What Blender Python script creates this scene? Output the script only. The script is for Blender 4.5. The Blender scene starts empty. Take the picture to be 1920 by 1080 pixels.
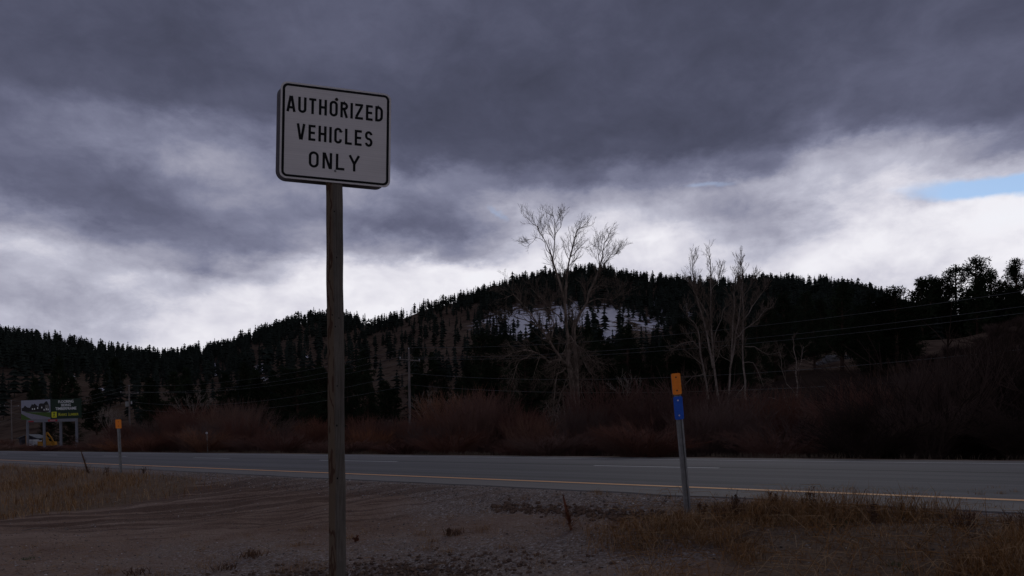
import bpy, math, random
import numpy as np
from mathutils import Vector

# ---------------------------------------------------------------- camera, sky, sun, exposure
scene = bpy.context.scene
C = scene.collection
rad = math.radians
FPX, CAMZ = 1300.0, 1.25
PITCH, ROLL, YC = 0.0, 0.015, 817.0     # level camera, frame shifted upwards; YC = row of the horizon
_f = np.array([0, math.cos(PITCH), math.sin(PITCH)]); _u0 = np.array([0, -math.sin(PITCH), math.cos(PITCH)]); _r0 = np.array([1., 0, 0])
RT = _r0*math.cos(ROLL) - _u0*math.sin(ROLL)
UP = _u0*math.cos(ROLL) + _r0*math.sin(ROLL)
CAM = np.array([0, 0, CAMZ])
def ray(x, y):                      # direction of a sight line of the survey photograph
    return RT*(x-960)/FPX - UP*(y-YC)/FPX + _f
def at(x, y, D):                    # the place seen at (x, y), D metres ahead
    v = ray(x, y); return CAM + v*(D/v[1])
def proj(p):
    w = np.asarray(p) - CAM; k = w@_f
    return 960+FPX*(w@RT)/k, YC-FPX*(w@UP)/k
cam_d = bpy.data.cameras.new("camera"); cam = bpy.data.objects.new("camera", cam_d); C.objects.link(cam)
cam_d.sensor_width = 36.0; cam_d.lens = 36.0*FPX/1920; cam_d.shift_y = (YC-540)/1920; cam_d.clip_end = 6000; cam_d.clip_start = 0.05
from mathutils import Matrix
M = Matrix(((RT[0], UP[0], -_f[0], 0), (RT[1], UP[1], -_f[1], 0), (RT[2], UP[2], -_f[2], CAMZ), (0, 0, 0, 1)))
cam.matrix_world = M
scene.camera = cam

EXPOSURE = -0.6
SKYGAIN = 1.516                       # 2 ** -exposure
SUN_EL, SUN_AZ = rad(38), rad(22)   # sun stands behind the clouds ahead and to the right
vs = scene.view_settings
vs.view_transform = 'Standard'; vs.look = 'None'; vs.exposure = EXPOSURE; vs.gamma = 1.0; vs.use_curve_mapping = False
scene.render.filter_size = 1.7
try:
    scene.cycles.use_denoising = True
    scene.cycles.max_bounces = 5; scene.cycles.diffuse_bounces = 3; scene.cycles.glossy_bounces = 2
except Exception: pass

world = bpy.data.worlds.new("World"); scene.world = world; world.use_nodes = True
wt = world.node_tree; wt.nodes.clear()

class N:                            # tiny expression wrapper over shader maths nodes
    tree = None
    def __init__(s, sock): s.s = sock
    @staticmethod
    def m(op, *a, clamp=False):
        n = N.tree.nodes.new('ShaderNodeMath'); n.operation = op; n.use_clamp = clamp
        for i, v in enumerate(a):
            if isinstance(v, N): N.tree.links.new(v.s, n.inputs[i])
            else: n.inputs[i].default_value = v
        return N(n.outputs[0])
    def __add__(s, o): return N.m('ADD', s, o)
    __radd__ = __add__
    def __sub__(s, o): return N.m('SUBTRACT', s, o)
    def __rsub__(s, o): return N.m('SUBTRACT', o, s)
    def __mul__(s, o): return N.m('MULTIPLY', s, o)
    __rmul__ = __mul__
    def __truediv__(s, o): return N.m('DIVIDE', s, o)
def node(t, ty, **kw):
    n = t.nodes.new(ty)
    for k, v in kw.items(): setattr(n, k, v)
    return n
def smooth(x, a, b, lo=0., hi=1.):
    n = node(N.tree, 'ShaderNodeMapRange', interpolation_type='SMOOTHSTEP')
    N.tree.links.new(x.s, n.inputs[0])
    for i, v in zip((1, 2, 3, 4), (a, b, lo, hi)): n.inputs[i].default_value = v
    return N(n.outputs[0])
def noise(vec, scale, detail=4, rough=.5, dist=0., dims='3D', w=0.):
    n = node(N.tree, 'ShaderNodeTexNoise', noise_dimensions=dims)
    if vec is not None: N.tree.links.new(vec, n.inputs['Vector'])
    n.inputs['Scale'].default_value = scale; n.inputs['Detail'].default_value = detail
    n.inputs['Roughness'].default_value = rough; n.inputs['Distortion'].default_value = dist
    if dims == '4D': n.inputs['W'].default_value = w
    return n
def ramp(fac, stops, interp='LINEAR'):
    n = node(N.tree, 'ShaderNodeValToRGB'); r = n.color_ramp; r.interpolation = interp
    while len(r.elements) < len(stops): r.elements.new(.5)
    for e, (p, c) in zip(r.elements, stops): e.position = p; e.color = (*c, 1)
    N.tree.links.new(fac.s if isinstance(fac, N) else fac, n.inputs[0]); return n.outputs[0]
def mixc(fac, a, b):
    n = node(N.tree, 'ShaderNodeMix', data_type='RGBA')
    for i, v in ((0, fac), (6, a), (7, b)):
        if isinstance(v, N): v = v.s
        if hasattr(v, 'links') or isinstance(v, bpy.types.NodeSocket): N.tree.links.new(v, n.inputs[i])
        elif isinstance(v, (int, float)): n.inputs[i].default_value = v
        else: n.inputs[i].default_value = (*v, 1)
    return n.outputs[2]
def mapping(vec, loc=(0, 0, 0), rot=(0, 0, 0), scale=(1, 1, 1), kind='POINT'):
    n = node(N.tree, 'ShaderNodeMapping', vector_type=kind)
    N.tree.links.new(vec, n.inputs[0])
    n.inputs[1].default_value = loc; n.inputs[2].default_value = rot; n.inputs[3].default_value = scale
    return n.outputs[0]
def srgb(r, g, b):
    f = lambda c: (c/255/12.92) if c <= 10.3 else ((c/255+.055)/1.055)**2.4
    return (f(r), f(g), f(b))

N.tree = wt
tc = node(wt, 'ShaderNodeTexCoord'); D3 = tc.outputs['Generated']
sep = node(wt, 'ShaderNodeSeparateXYZ'); wt.links.new(D3, sep.inputs[0])
dx, dy, dz = (N(sep.outputs[i]) for i in range(3))
azim = N.m('ARCTAN2', dx, dy); elev = N.m('ARCSINE', dz)
# cloud positions live on (azimuth, elevation); wisps come from noise that bends them
sq = mapping(D3, scale=(1, 1, 2.0))
w1 = noise(sq, 2.6, 5, .55); w2 = noise(sq, 9.0, 8, .62); w3 = noise(mapping(D3, rot=(0, .30, 0), scale=(1, 1, 1.7)), 5.6, 12, .62, .2)
sp1 = node(wt, 'ShaderNodeSeparateColor'); wt.links.new(w1.outputs['Color'], sp1.inputs[0])
sp2 = node(wt, 'ShaderNodeSeparateColor'); wt.links.new(w2.outputs['Color'], sp2.inputs[0])
wa = azim + (N(sp1.outputs[0])-.5)*.10 + (N(sp2.outputs[0])-.5)*.12
we = elev + (N(sp1.outputs[1])-.5)*.05 + (N(sp2.outputs[1])-.5)*.065
cmb = node(wt, 'ShaderNodeCombineXYZ'); wt.links.new(wa.s, cmb.inputs[0]); wt.links.new(we.s, cmb.inputs[1]); AE = cmb.outputs[0]
def azel(x, y):
    v = ray(x, y); return math.atan2(v[0], v[1]), math.atan2(v[2], math.hypot(v[0], v[1]))
def blob(x, y, sx, sy, rot=0., vec=AE):
    a, e = azel(x, y)
    mp = mapping(vec, (a, e, 0), (0, 0, rad(-rot)), (sx/FPX, sy/FPX, 1), 'TEXTURE')
    ln = node(wt, 'ShaderNodeVectorMath', operation='LENGTH'); wt.links.new(mp, ln.inputs[0])
    l = N(ln.outputs['Value'])
    return N.m('EXPONENT', l*l*-1.0)
# brightness of the cloud sheet on a grid of sight lines; outside the view it carries on in kind
GX = list(range(0, 1921, 120))
GRID = {
 -60: [84, 82, 82, 84, 88, 90, 90, 86, 84, 80, 78, 76, 78, 80, 82, 84, 84],
 0:   [84, 82, 82, 84, 88, 92, 92, 88, 84, 80, 78, 76, 76, 78, 80, 82, 84],
 60:  [82, 80, 80, 80, 84, 88, 90, 88, 84, 82, 80, 78, 80, 84, 86, 88, 90],
 120: [84, 82, 80, 78, 80, 84, 84, 82, 80, 80, 84, 84, 84, 88, 92, 94, 94],
 180: [92, 90, 86, 80, 78, 78, 76, 76, 78, 78, 82, 84, 88, 90, 96, 98, 94],
 220: [102, 112, 118, 98, 84, 78, 76, 76, 76, 76, 78, 80, 82, 84, 92, 96, 90],
 260: [106, 114, 140, 132, 112, 94, 82, 79, 77, 77, 78, 80, 84, 175, 125, 104, 92],
 300: [100, 108, 118, 152, 146, 122, 92, 82, 79, 80, 84, 86, 104, 190, 165, 200, 165],
 340: [112, 98, 98, 122, 146, 140, 148, 124, 106, 108, 128, 190, 168, 182, 172, 190, 200],
 380: [128, 104, 98, 108, 128, 130, 140, 108, 150, 160, 176, 148, 152, 215, 220, 218, 225],
 420: [208, 162, 104, 104, 122, 122, 106, 98, 172, 184, 196, 160, 146, 205, 222, 224, 226],
 460: [200, 208, 136, 104, 130, 150, 158, 122, 205, 216, 202, 204, 188, 215, 224, 224, 224],
 500: [182, 202, 198, 136, 190, 212, 216, 218, 222, 224, 205, 196, 208, 228, 214, 222, 222],
 540: [168, 168, 200, 206, 212, 216, 218, 220, 224, 224, 215, 205, 214, 198, 204, 216, 220],
 600: [186, 176, 204, 214, 216, 216, 218, 218, 220, 220, 220, 216, 214, 212, 212, 216, 218],
 680: [214, 206, 212, 216, 216, 216, 216, 216, 216, 216, 216, 214, 212, 212, 212, 214, 216],
}
GYs = sorted(GRID); GA = np.array([GRID[k] for k in GYs], float)
GA = GA[:, :]
def gsample(px, py):
    py = min(max(py, GYs[0]), GYs[-1]); col = [np.interp(px, GX, row) for row in GA]; return float(np.interp(py, GYs, col))
def generic(a, e):                   # the rest of the sky: same deck overhead, same bright band low down
    t = (math.degrees(e) + 3*math.sin(2*a+1) + 2*math.sin(5*a) - 11)/11; t = min(1, max(0, t)); t = t*t*(3-2*t)
    return 208*(1-t) + 88*t
elevs = [math.radians(v) for v in (2, 5.5, 8, 10, 11.7, 13.4, 15.1, 16.8, 18.5, 20.2, 21.9, 23.8, 26, 29, 33, 38, 60)]
azst = [math.radians(v) for v in (-180, -120, -75, -50)] + [math.radians(v) for v in np.linspace(-37, 37, 24)] + [math.radians(v) for v in (50, 90, 140, 180)]
uu = (wa/(2*math.pi) + .5)
val = None
for k, e in enumerate(elevs):
    st = []
    for a in azst:
        d_ = np.array([math.sin(a)*math.cos(e), math.cos(a)*math.cos(e), math.sin(e)]); kz = d_@_f
        if abs(a) < rad(41) and e < rad(36):
            g_ = gsample(960+FPX*(d_@RT)/kz, YC-FPX*(d_@UP)/kz); m_ = max(0, (abs(a)-rad(33))/rad(8)); 
            g_ = g_ + max(0, g_-185)*.18
        else: g_ = generic(a, e)
        st.append((a/(2*math.pi)+.5, (g_/255,)*3))
    r_ = N(ramp(uu, st, 'LINEAR'))
    val = r_ if val is None else val + (r_-val)*smooth(we, elevs[k-1], e)
L = val
det = N(w3.outputs[0])-.5
contrast = smooth(L, .30, .58, .13, .44)*smooth(L, .78, .93, 1.0, .6)
w5 = noise(mapping(D3, rot=(.1, .25, 0), scale=(1, 1, 1.7)), 15, 12, .62, .5)
L = L + (N(w5.outputs[0])-.5)*contrast*.55 + det*contrast + (N(w2.outputs[0])-.5)*contrast*.30
def gcol(g, t, w=0): return srgb(g-4+w, g-1.5, g+t)
cloud = ramp(L, [(60/255, gcol(60, 13)), (80/255, gcol(80, 18)), (104/255, gcol(104, 21)), (130/255, gcol(130, 21)), (160/255, gcol(160, 16, 2)), (190/255, gcol(190, 14, 2)), (212/255, gcol(218, 9, 4)), (232/255, gcol(240, 5, 4)), (1, gcol(246, 5))])
cm = node(wt, 'ShaderNodeVectorMath', operation='SCALE'); wt.links.new(cloud, cm.inputs[0]); cm.inputs['Scale'].default_value = SKYGAIN
sky = node(wt, 'ShaderNodeTexSky'); sky.sky_type = 'NISHITA'; sky.sun_disc = False
sky.sun_elevation = SUN_EL; sky.sun_rotation = SUN_AZ; sky.air_density = 1.0; sky.dust_density = .2; sky.ozone_density = 2.2
SKY_STRENGTH = .15
sk = node(wt, 'ShaderNodeVectorMath', operation='SCALE'); wt.links.new(sky.outputs[0], sk.inputs[0]); sk.inputs['Scale'].default_value = 1.0
c2 = node(wt, 'ShaderNodeVectorMath', operation='SCALE'); wt.links.new(cm.outputs[0], c2.inputs[0]); c2.inputs['Scale'].default_value = 1/SKY_STRENGTH
wa2 = azim + (N(sp2.outputs[0])-.5)*.10; we2 = elev + (N(sp2.outputs[1])-.5)*.03
cmb2 = node(wt, 'ShaderNodeCombineXYZ'); wt.links.new(wa2.s, cmb2.inputs[0]); wt.links.new(we2.s, cmb2.inputs[1])
hole = blob(1880, 348, 125, 16, 7, cmb2.outputs[0])*1.5 + blob(1330, 343, 70, 7, 4, cmb2.outputs[0])*.6 + blob(938, 405, 14, 26, -25, cmb2.outputs[0])*.55
hole = smooth(hole + det*.7, .30, 1.05)
fin = mixc(hole, c2.outputs[0], sk.outputs[0])
bg = node(wt, 'ShaderNodeBackground'); wt.links.new(fin, bg.inputs[0]); bg.inputs[1].default_value = SKY_STRENGTH
wo = node(wt, 'ShaderNodeOutputWorld'); wt.links.new(bg.outputs[0], wo.inputs[0])

sl = bpy.data.lights.new("sun", 'SUN'); sl.energy = .5; sl.angle = rad(25); sl.color = (1, .96, .9)
so = bpy.data.objects.new("sun", sl); C.objects.link(so)
sd = Vector((math.sin(SUN_AZ)*math.cos(SUN_EL), math.cos(SUN_AZ)*math.cos(SUN_EL), math.sin(SUN_EL)))
so.rotation_euler = sd.to_track_quat('Z', 'Y').to_euler(); so.location = (0, 0, 60)

# ---------------------------------------------------------------- helpers
rng = np.random.default_rng(7); random.seed(7)
def tag(o, label=None, cat=None, group=None, kind=None):
    if label: o['label'] = label
    if cat: o['category'] = cat
    if group: o['group'] = group
    if kind: o['kind'] = kind
    return o
def empty(name, loc, label, cat, group=None, rot=(0, 0, 0)):
    o = bpy.data.objects.new(name, None); C.objects.link(o); o.location = loc; o.rotation_euler = rot
    o.empty_display_size = .2
    return tag(o, label, cat, group)
def mesh_np(name, V, F, mats=(), mi=None, smooth_=False, attrs=None):
    """V (n,3); F (m,k) int array of one face size, or list of such arrays"""
    me = bpy.data.meshes.new(name)
    Fs = F if isinstance(F, list) else [F]
    Fs = [np.asarray(f, np.int32) for f in Fs if len(f)]
    nl = sum(f.size for f in Fs); nf = sum(len(f) for f in Fs)
    me.vertices.add(len(V)); me.loops.add(nl); me.polygons.add(nf)
    me.vertices.foreach_set('co', np.asarray(V, np.float32).ravel())
    me.loops.foreach_set('vertex_index', np.concatenate([f.ravel() for f in Fs]))
    tot = np.concatenate([np.full(len(f), f.shape[1], np.int32) for f in Fs]); st = np.concatenate([[0], np.cumsum(tot)[:-1]]).astype(np.int32)
    me.polygons.foreach_set('loop_start', st)
    try: me.polygons.foreach_set('loop_total', tot)
    except Exception: pass
    for m in mats: me.materials.append(m)
    if mi is not None: me.polygons.foreach_set('material_index', np.asarray(mi, np.int32))
    me.polygons.foreach_set('use_smooth', np.full(nf, smooth_))
    for k, a in (attrs or {}).items():
        at_ = me.attributes.new(k, 'FLOAT', 'POINT'); at_.data.foreach_set('value', np.asarray(a, np.float32))
    me.update(calc_edges=True); me.validate()
    return me
def ob(name, me, parent=None, loc=None, **kw):
    o = bpy.data.objects.new(name, me); C.objects.link(o)
    if parent is not None: o.parent = parent
    if loc is not None: o.location = loc
    tag(o, **kw); return o
class MB:
    def __init__(s): s.v = []; s.f = []; s.m = []; s.mi = 0
    def face(s, pts):
        b = len(s.v); s.v += [tuple(p) for p in pts]; s.f.append(tuple(range(b, b+len(pts)))); s.m.append(s.mi)
    def poly(s, vs, fs):
        b = len(s.v); s.v += [tuple(p) for p in vs]; s.f += [tuple(i+b for i in f) for f in fs]; s.m += [s.mi]*len(fs)
    def box(s, c, sz, ax=None):
        c = np.array(c, float); h = np.array(sz, float)/2
        A = np.eye(3) if ax is None else np.array(ax, float)
        P = [c + A[0]*h[0]*i + A[1]*h[1]*j + A[2]*h[2]*k for i in (-1, 1) for j in (-1, 1) for k in (-1, 1)]
        s.poly(P, [(0, 1, 3, 2), (4, 6, 7, 5), (0, 4, 5, 1), (2, 3, 7, 6), (0, 2, 6, 4), (1, 5, 7, 3)])
    def tube(s, P, R, n=6, cap=True):
        P = [np.array(p, float) for p in P]; b = len(s.v); k = len(P)
        if not hasattr(R, '__len__'): R = [R]*k
        ref = None
        for i in range(k):
            t = P[min(i+1, k-1)] - P[max(i-1, 0)]; t /= (np.linalg.norm(t)+1e-9)
            if ref is None: ref = np.cross(t, [0, 0, 1.]) if abs(t[2]) < .9 else np.cross(t, [1., 0, 0])
            ref = ref - t*(ref@t); ref /= (np.linalg.norm(ref)+1e-9); q = np.cross(t, ref)
            for j in range(n):
                a = 2*math.pi*j/n; s.v.append(tuple(P[i]+R[i]*(ref*math.cos(a)+q*math.sin(a))))
        for i in range(k-1):
            for j in range(n):
                s.f.append((b+i*n+j, b+i*n+(j+1) % n, b+(i+1)*n+(j+1) % n, b+(i+1)*n+j)); s.m.append(s.mi)
        if cap:
            s.f.append(tuple(range(b+n-1, b-1, -1))); s.m.append(s.mi)
            s.f.append(tuple(range(b+(k-1)*n, b+k*n))); s.m.append(s.mi)
    def prism(s, pts, y0, y1):      # outline in x,z extruded along y
        n = len(pts); V = [(p[0], y0, p[1]) for p in pts] + [(p[0], y1, p[1]) for p in pts]
        s.poly(V, [tuple(range(n)), tuple(range(2*n-1, n-1, -1))] + [(i, i+n, (i+1) % n+n, (i+1) % n) for i in range(n)])
    def mesh(s, name, mats, smooth_=False):
        me = bpy.data.meshes.new(name); me.from_pydata(s.v, [], s.f)
        for m in (mats if isinstance(mats, (list, tuple)) else [mats]): me.materials.append(m)
        me.polygons.foreach_set('material_index', s.m)
        me.polygons.foreach_set('use_smooth', [smooth_]*len(s.f)); me.update(); return me
    def ob(s, name, mats, parent=None, smooth_=False, **kw): return ob(name, s.mesh(name, mats, smooth_), parent, **kw)

def _h(ix, iy, seed):
    n = (ix.astype(np.int64)*374761393 + iy.astype(np.int64)*668265263 + seed*974634777) & 0xffffffff
    n = ((n ^ (n >> 13))*1274126177) & 0xffffffff
    return ((n ^ (n >> 16)) & 0xffff)/65535.0
def vnoise(x, y, seed=0):
    x = np.asarray(x, float); y = np.asarray(y, float)
    ix = np.floor(x); iy = np.floor(y); fx = x-ix; fy = y-iy; fx = fx*fx*(3-2*fx); fy = fy*fy*(3-2*fy)
    a = _h(ix, iy, seed); b = _h(ix+1, iy, seed); c = _h(ix, iy+1, seed); d = _h(ix+1, iy+1, seed)
    return (a*(1-fx)+b*fx)*(1-fy) + (c*(1-fx)+d*fx)*fy
def fbm(x, y, oct=4, seed=0, g=.5):
    s = 0; a = 1; t = 0
    for o in range(oct):
        s = s + a*vnoise(np.asarray(x)*2**o, np.asarray(y)*2**o, seed+o*17); t += a; a *= g
    return s/t
def ss(x, a, b):
    t = np.clip((x-a)/(b-a), 0, 1); return t*t*(3-2*t)

# ---------------------------------------------------------------- materials
def new_mat(name):
    m = bpy.data.materials.new(name); m.use_nodes = True; t = m.node_tree; t.nodes.clear(); N.tree = t
    b = node(t, 'ShaderNodeBsdfPrincipled'); o = node(t, 'ShaderNodeOutputMaterial'); t.links.new(b.outputs[0], o.inputs[0])
    return m, t, b
def set_in(t, b, k, v):
    if isinstance(v, N): v = v.s
    if isinstance(v, bpy.types.NodeSocket): t.links.new(v, b.inputs[k])
    elif isinstance(v, tuple): b.inputs[k].default_value = (*v, 1)
    else: b.inputs[k].default_value = v
def bump(t, b, h, strength=.5, dist=.01):
    n = node(t, 'ShaderNodeBump'); n.inputs['Strength'].default_value = strength; n.inputs['Distance'].default_value = dist
    t.links.new(h.s if isinstance(h, N) else h, n.inputs['Height']); t.links.new(n.outputs[0], b.inputs['Normal'])
def simple(name, col, rough=.8, var=.25, scale=6., metal=0., spec=.3, col2=None, rnd=0., stretch=(1, 1, 1), bmp=0.):
    m, t, b = new_mat(name); tc = node(t, 'ShaderNodeTexCoord')
    v = mapping(tc.outputs['Object'], scale=stretch)
    n = noise(v, scale, 6, .6)
    c2 = col2 or tuple(c*(1-var) for c in col); c1 = tuple(min(1, c*(1+var*.6)) for c in col)
    c = mixc(smooth(N(n.outputs[0]), .3, .7), c2, c1)
    if rnd:
        oi = node(t, 'ShaderNodeObjectInfo'); k = N(oi.outputs['Random'])
        sc = node(t, 'ShaderNodeVectorMath', operation='SCALE'); t.links.new(c, sc.inputs[0]); t.links.new(smooth(k, 0, 1, 1-rnd, 1+rnd).s, sc.inputs['Scale']); c = sc.outputs[0]
    set_in(t, b, 'Base Color', c); b.inputs['Roughness'].default_value = rough; b.inputs['Metallic'].default_value = metal
    b.inputs['Specular IOR Level'].default_value = spec
    if bmp: bump(t, b, n.outputs[0], .6, bmp)
    return m

mt = {}
mt['bark_grey'] = simple('bark_grey', (.20, .155, .125), .9, .72, 5, bmp=.01, stretch=(1, 1, .35), spec=0.)
mt['twig_grey'] = simple('twig_grey', (.15, .112, .09), .9, .3, 4, spec=0.)
mt['bark_pale'] = simple('bark_pale', (.25, .205, .175), .85, .35, 8, bmp=.006, spec=0.)
mt['pine_bark'] = simple('pine_bark', (.07, .045, .035), .95, .4, 5, spec=0.)
mt['needles'] = simple('needles', (.020, .028, .016), .9, .4, 1.5, rnd=.3, spec=0.)
mt['needles_far'] = simple('needles_far', (.021, .026, .022), .95, .35, .05, spec=.0)
mt['steel'] = simple('galvanized_steel', (.22, .22, .22), .55, .2, 20, metal=.6)
mt['alu_back'] = simple('aluminium_back', (.16, .15, .16), .6, .2, 8, metal=.3)
mt['wire'] = simple('wire_metal', (.13, .13, .13), .5, .1, 8, metal=.3)
mt['pole_wood'] = simple('pole_wood', (.17, .145, .135), .9, .35, 6, stretch=(1, 1, .1), spec=0.)
mt['insulator'] = simple('insulator', (.45, .45, .47), .3, .1, 8)
mt['orange'] = simple('orange_sheeting', (.85, .23, .012), .5, .06, 30)
mt['blue'] = simple('blue_sheeting', (.008, .085, .48), .5, .08, 30)
mt['bolt_dark'] = simple('bolt_dark', (.03, .02, .015), .5, .2, 30, metal=.3)
mt['bolt_pale'] = simple('bolt_pale', (.7, .7, .75), .4, .1, 30)
mt['black'] = simple('black_vinyl', (.004, .004, .004), .55, .1, 40, spec=.15)
mt['dry_grass'] = None

def willow_mat():
    m, t, b = new_mat('willow_stems'); oi = node(t, 'ShaderNodeObjectInfo'); tc = node(t, 'ShaderNodeTexCoord')
    k = N(oi.outputs['Random'])
    c = ramp(k, [(0, (.115, .062, .050)), (.3, (.165, .074, .056)), (.5, (.130, .088, .075)), (.7, (.185, .076, .050)), (.86, (.14, .115, .105)), (1, (.29, .110, .048))])
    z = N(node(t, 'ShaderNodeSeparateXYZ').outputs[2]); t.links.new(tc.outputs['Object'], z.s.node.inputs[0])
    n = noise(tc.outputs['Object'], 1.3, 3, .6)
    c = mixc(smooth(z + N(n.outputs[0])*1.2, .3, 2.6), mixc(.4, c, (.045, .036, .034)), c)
    set_in(t, b, 'Base Color', c); b.inputs['Roughness'].default_value = .85; b.inputs['Specular IOR Level'].default_value = 0.
    return m
mt['willow'] = willow_mat()

def grass_mat():
    m, t, b = new_mat('dry_grass'); g = node(t, 'ShaderNodeNewGeometry')
    n = noise(g.outputs['Position'], 1.1, 4, .6); k = N(g.outputs['Random Per Island'])
    c = ramp(k*.6 + N(n.outputs[0])*.45, [(.15, (.07, .042, .022)), (.4, (.21, .105, .042)), (.6, (.29, .155, .068)), (.8, (.42, .30, .18)), (.95, (.12, .062, .032))])
    set_in(t, b, 'Base Color', c); b.inputs['Roughness'].default_value = .85; b.inputs['Specular IOR Level'].default_value = 0.
    return m
mt['dry_grass'] = grass_mat()
mt['pale_grass'] = simple('pale_grass', (.17, .135, .10), .9, .4, 3, spec=0.)
mt['green_grass'] = simple('green_grass', (.05, .075, .02), .8, .3, 8)
mt['weed'] = simple('dead_weed', (.12, .07, .048), .9, .35, 8, spec=0.)
mt['weed_red'] = simple('dead_mullein', (.15, .055, .03), .9, .35, 8)

def stone_mat():
    m, t, b = new_mat('gravel_stone'); g = node(t, 'ShaderNodeNewGeometry'); k = N(g.outputs['Random Per Island'])
    c = ramp(k, [(0, (.05, .04, .036)), (.35, (.12, .10, .09)), (.6, (.17, .14, .12)), (.8, (.20, .19, .19)), (.93, (.30, .28, .27)), (1, (.5, .48, .46))])
    set_in(t, b, 'Base Color', c); b.inputs['Roughness'].default_value = .8; b.inputs['Specular IOR Level'].default_value = .25
    return m
mt['stone'] = stone_mat()

def terrain_mat():
    m, t, b = new_mat('terrain_ground'); g = node(t, 'ShaderNodeNewGeometry'); P = g.outputs['Position']
    def att(nm):
        a = node(t, 'ShaderNodeAttribute', attribute_name=nm); return N(a.outputs['Fac'])
    far, snow, damp, grassy, grav, forest = (att(k) for k in ('far', 'snow', 'damp', 'grassy', 'gravel', 'forest'))
    # near dirt
    nb = noise(P, .55, 6, .62); ns = noise(mapping(P, rot=(0, 0, rad(-12)), scale=(.09, 2.6, 1)), 1.7, 8, .70, .15)
    nf = noise(P, 26, 5, .7); nv = node(t, 'ShaderNodeTexVoronoi'); t.links.new(P, nv.inputs['Vector']); nv.inputs['Scale'].default_value = 48
    nv2 = node(t, 'ShaderNodeTexVoronoi'); t.links.new(P, nv2.inputs['Vector']); nv2.inputs['Scale'].default_value = 19
    dirt = mixc(smooth(N(nb.outputs[0]), .3, .7), (.185, .122, .090), (.26, .19, .150))
    dark = (.098, .060, .044)
    dmp = smooth(damp*.62 + (N(ns.outputs[0])-.5)*3.4, .30, .70)*smooth(damp, .05, .3)
    dirt = mixc(dmp*.85, dirt, dark)
    peb = ramp(N(nv.outputs['Color']), [(0, (.07, .052, .043)), (.5, (.20, .155, .13)), (.8, (.25, .22, .205)), (1, (.45, .41, .38))])
    gm = smooth(grav + (N(nb.outputs[0])-.5)*.9 + (N(nf.outputs[0])-.5)*1.2, .45, .75)
    dirt = mixc(gm*(1.0-dmp*.7), dirt, peb)
    gr = mixc(N(nf.outputs[0]), (.10, .065, .04), (.19, .135, .09))
    dirt = mixc(smooth(grassy + (N(nf.outputs[0])-.5)*.8, .35, .7)*.8, dirt, gr)
    sc = node(t, 'ShaderNodeVectorMath', operation='SCALE'); t.links.new(dirt, sc.inputs[0]); t.links.new((N(nf.outputs[0])*1.1+.45).s, sc.inputs['Scale'])
    # far hillside
    n1 = noise(P, .02, 6, .6); n2 = noise(P, .16, 7, .68)
    hill = mixc(smooth(N(n1.outputs[0]), .35, .65), (.088, .060, .046), (.118, .088, .068))
    hill = mixc(smooth(N(n2.outputs[0]), .42, .66), hill, (.045, .031, .024))
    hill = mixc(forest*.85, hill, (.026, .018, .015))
    n3 = noise(mapping(P, scale=(.35, .35, 1)), .22, 6, .7); sn = smooth(snow + (N(n2.outputs[0])-.5)*1.0 + (N(n3.outputs[0])-.5)*2.9, .54, .62)*smooth(snow, .12, .3)
    hill = mixc(sn, hill, (.62, .62, .68))
    set_in(t, b, 'Base Color', mixc(far, sc.outputs[0], hill)); b.inputs['Roughness'].default_value = .92; set_in(t, b, 'Specular IOR Level', (1.0-far)*.05)
    hh = (N(nf.outputs[0])*.7 - N(nv.outputs['Distance'])*.8 - N(nv2.outputs['Distance'])*.5)*(1.0-far)
    bump(t, b, hh, .8, .02)
    return m
def road_mat():
    m, t, b = new_mat('asphalt'); tc = node(t, 'ShaderNodeTexCoord'); P = tc.outputs['Object']   # x = across, y = along
    sx = node(t, 'ShaderNodeSeparateXYZ'); t.links.new(P, sx.inputs[0]); X = N(sx.outputs[0])
    ns = noise(mapping(P, scale=(2.2, .035, 1)), 1.2, 7, .66); nf = noise(P, 60, 4, .75); nb = noise(mapping(P, scale=(1, .25, 1)), .7, 5, .6)
    c = mixc(N(nf.outputs[0]), (.030, .0295, .033), (.080, .079, .088))
    c = mixc(smooth(N(ns.outputs[0]), .35, .68), c, mixc(N(nf.outputs[0]), (.062, .061, .070), (.135, .133, .147)))
    def band(x0, w): return N.m('EXPONENT', (X-x0)*(X-x0)*(-1/(w*w)))
    wn = N(nb.outputs[0])
    c = mixc((band(1.0, .35)+band(2.9, .4)+band(6.2, .4))*wn*.75, c, (.024, .023, .025))
    c = mixc(smooth(X + (wn-.5)*.14, 4.96, 5.02)*smooth(X + (wn-.5)*.14, 5.24, 5.16), c, (.011, .011, .012))     # tarred seam beside the lane line
    c = mixc(smooth(X + (wn-.5)*.1, 6.62, 6.67)*smooth(X + (wn-.5)*.1, 6.77, 6.72), c, (.016, .016, .017))
    c = mixc(smooth(X, 5.3, 6.4)*.45, c, (.135, .132, .142))
    sh = smooth(X + (wn-.5)*.5, -.1, -.45)                                                    # dusty outer shoulder
    dust = mixc(N(nf.outputs[0]), (.07, .062, .058), (.20, .185, .175))
    c = mixc(sh*smooth(N(ns.outputs[0])+wn, .75, 1.1, .45, 1.), c, dust)
    far_sh = smooth(X, 8.7, 9.6)
    c = mixc(far_sh*.6, c, dust)
    ng = noise(P, 420, 2, .8)
    set_in(t, b, 'Base Color', c); b.inputs['Roughness'].default_value = .75; b.inputs['Specular IOR Level'].default_value = .28
    bump(t, b, N(ng.outputs[0])+N(nf.outputs[0]), .5, .004)
    return m
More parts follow.
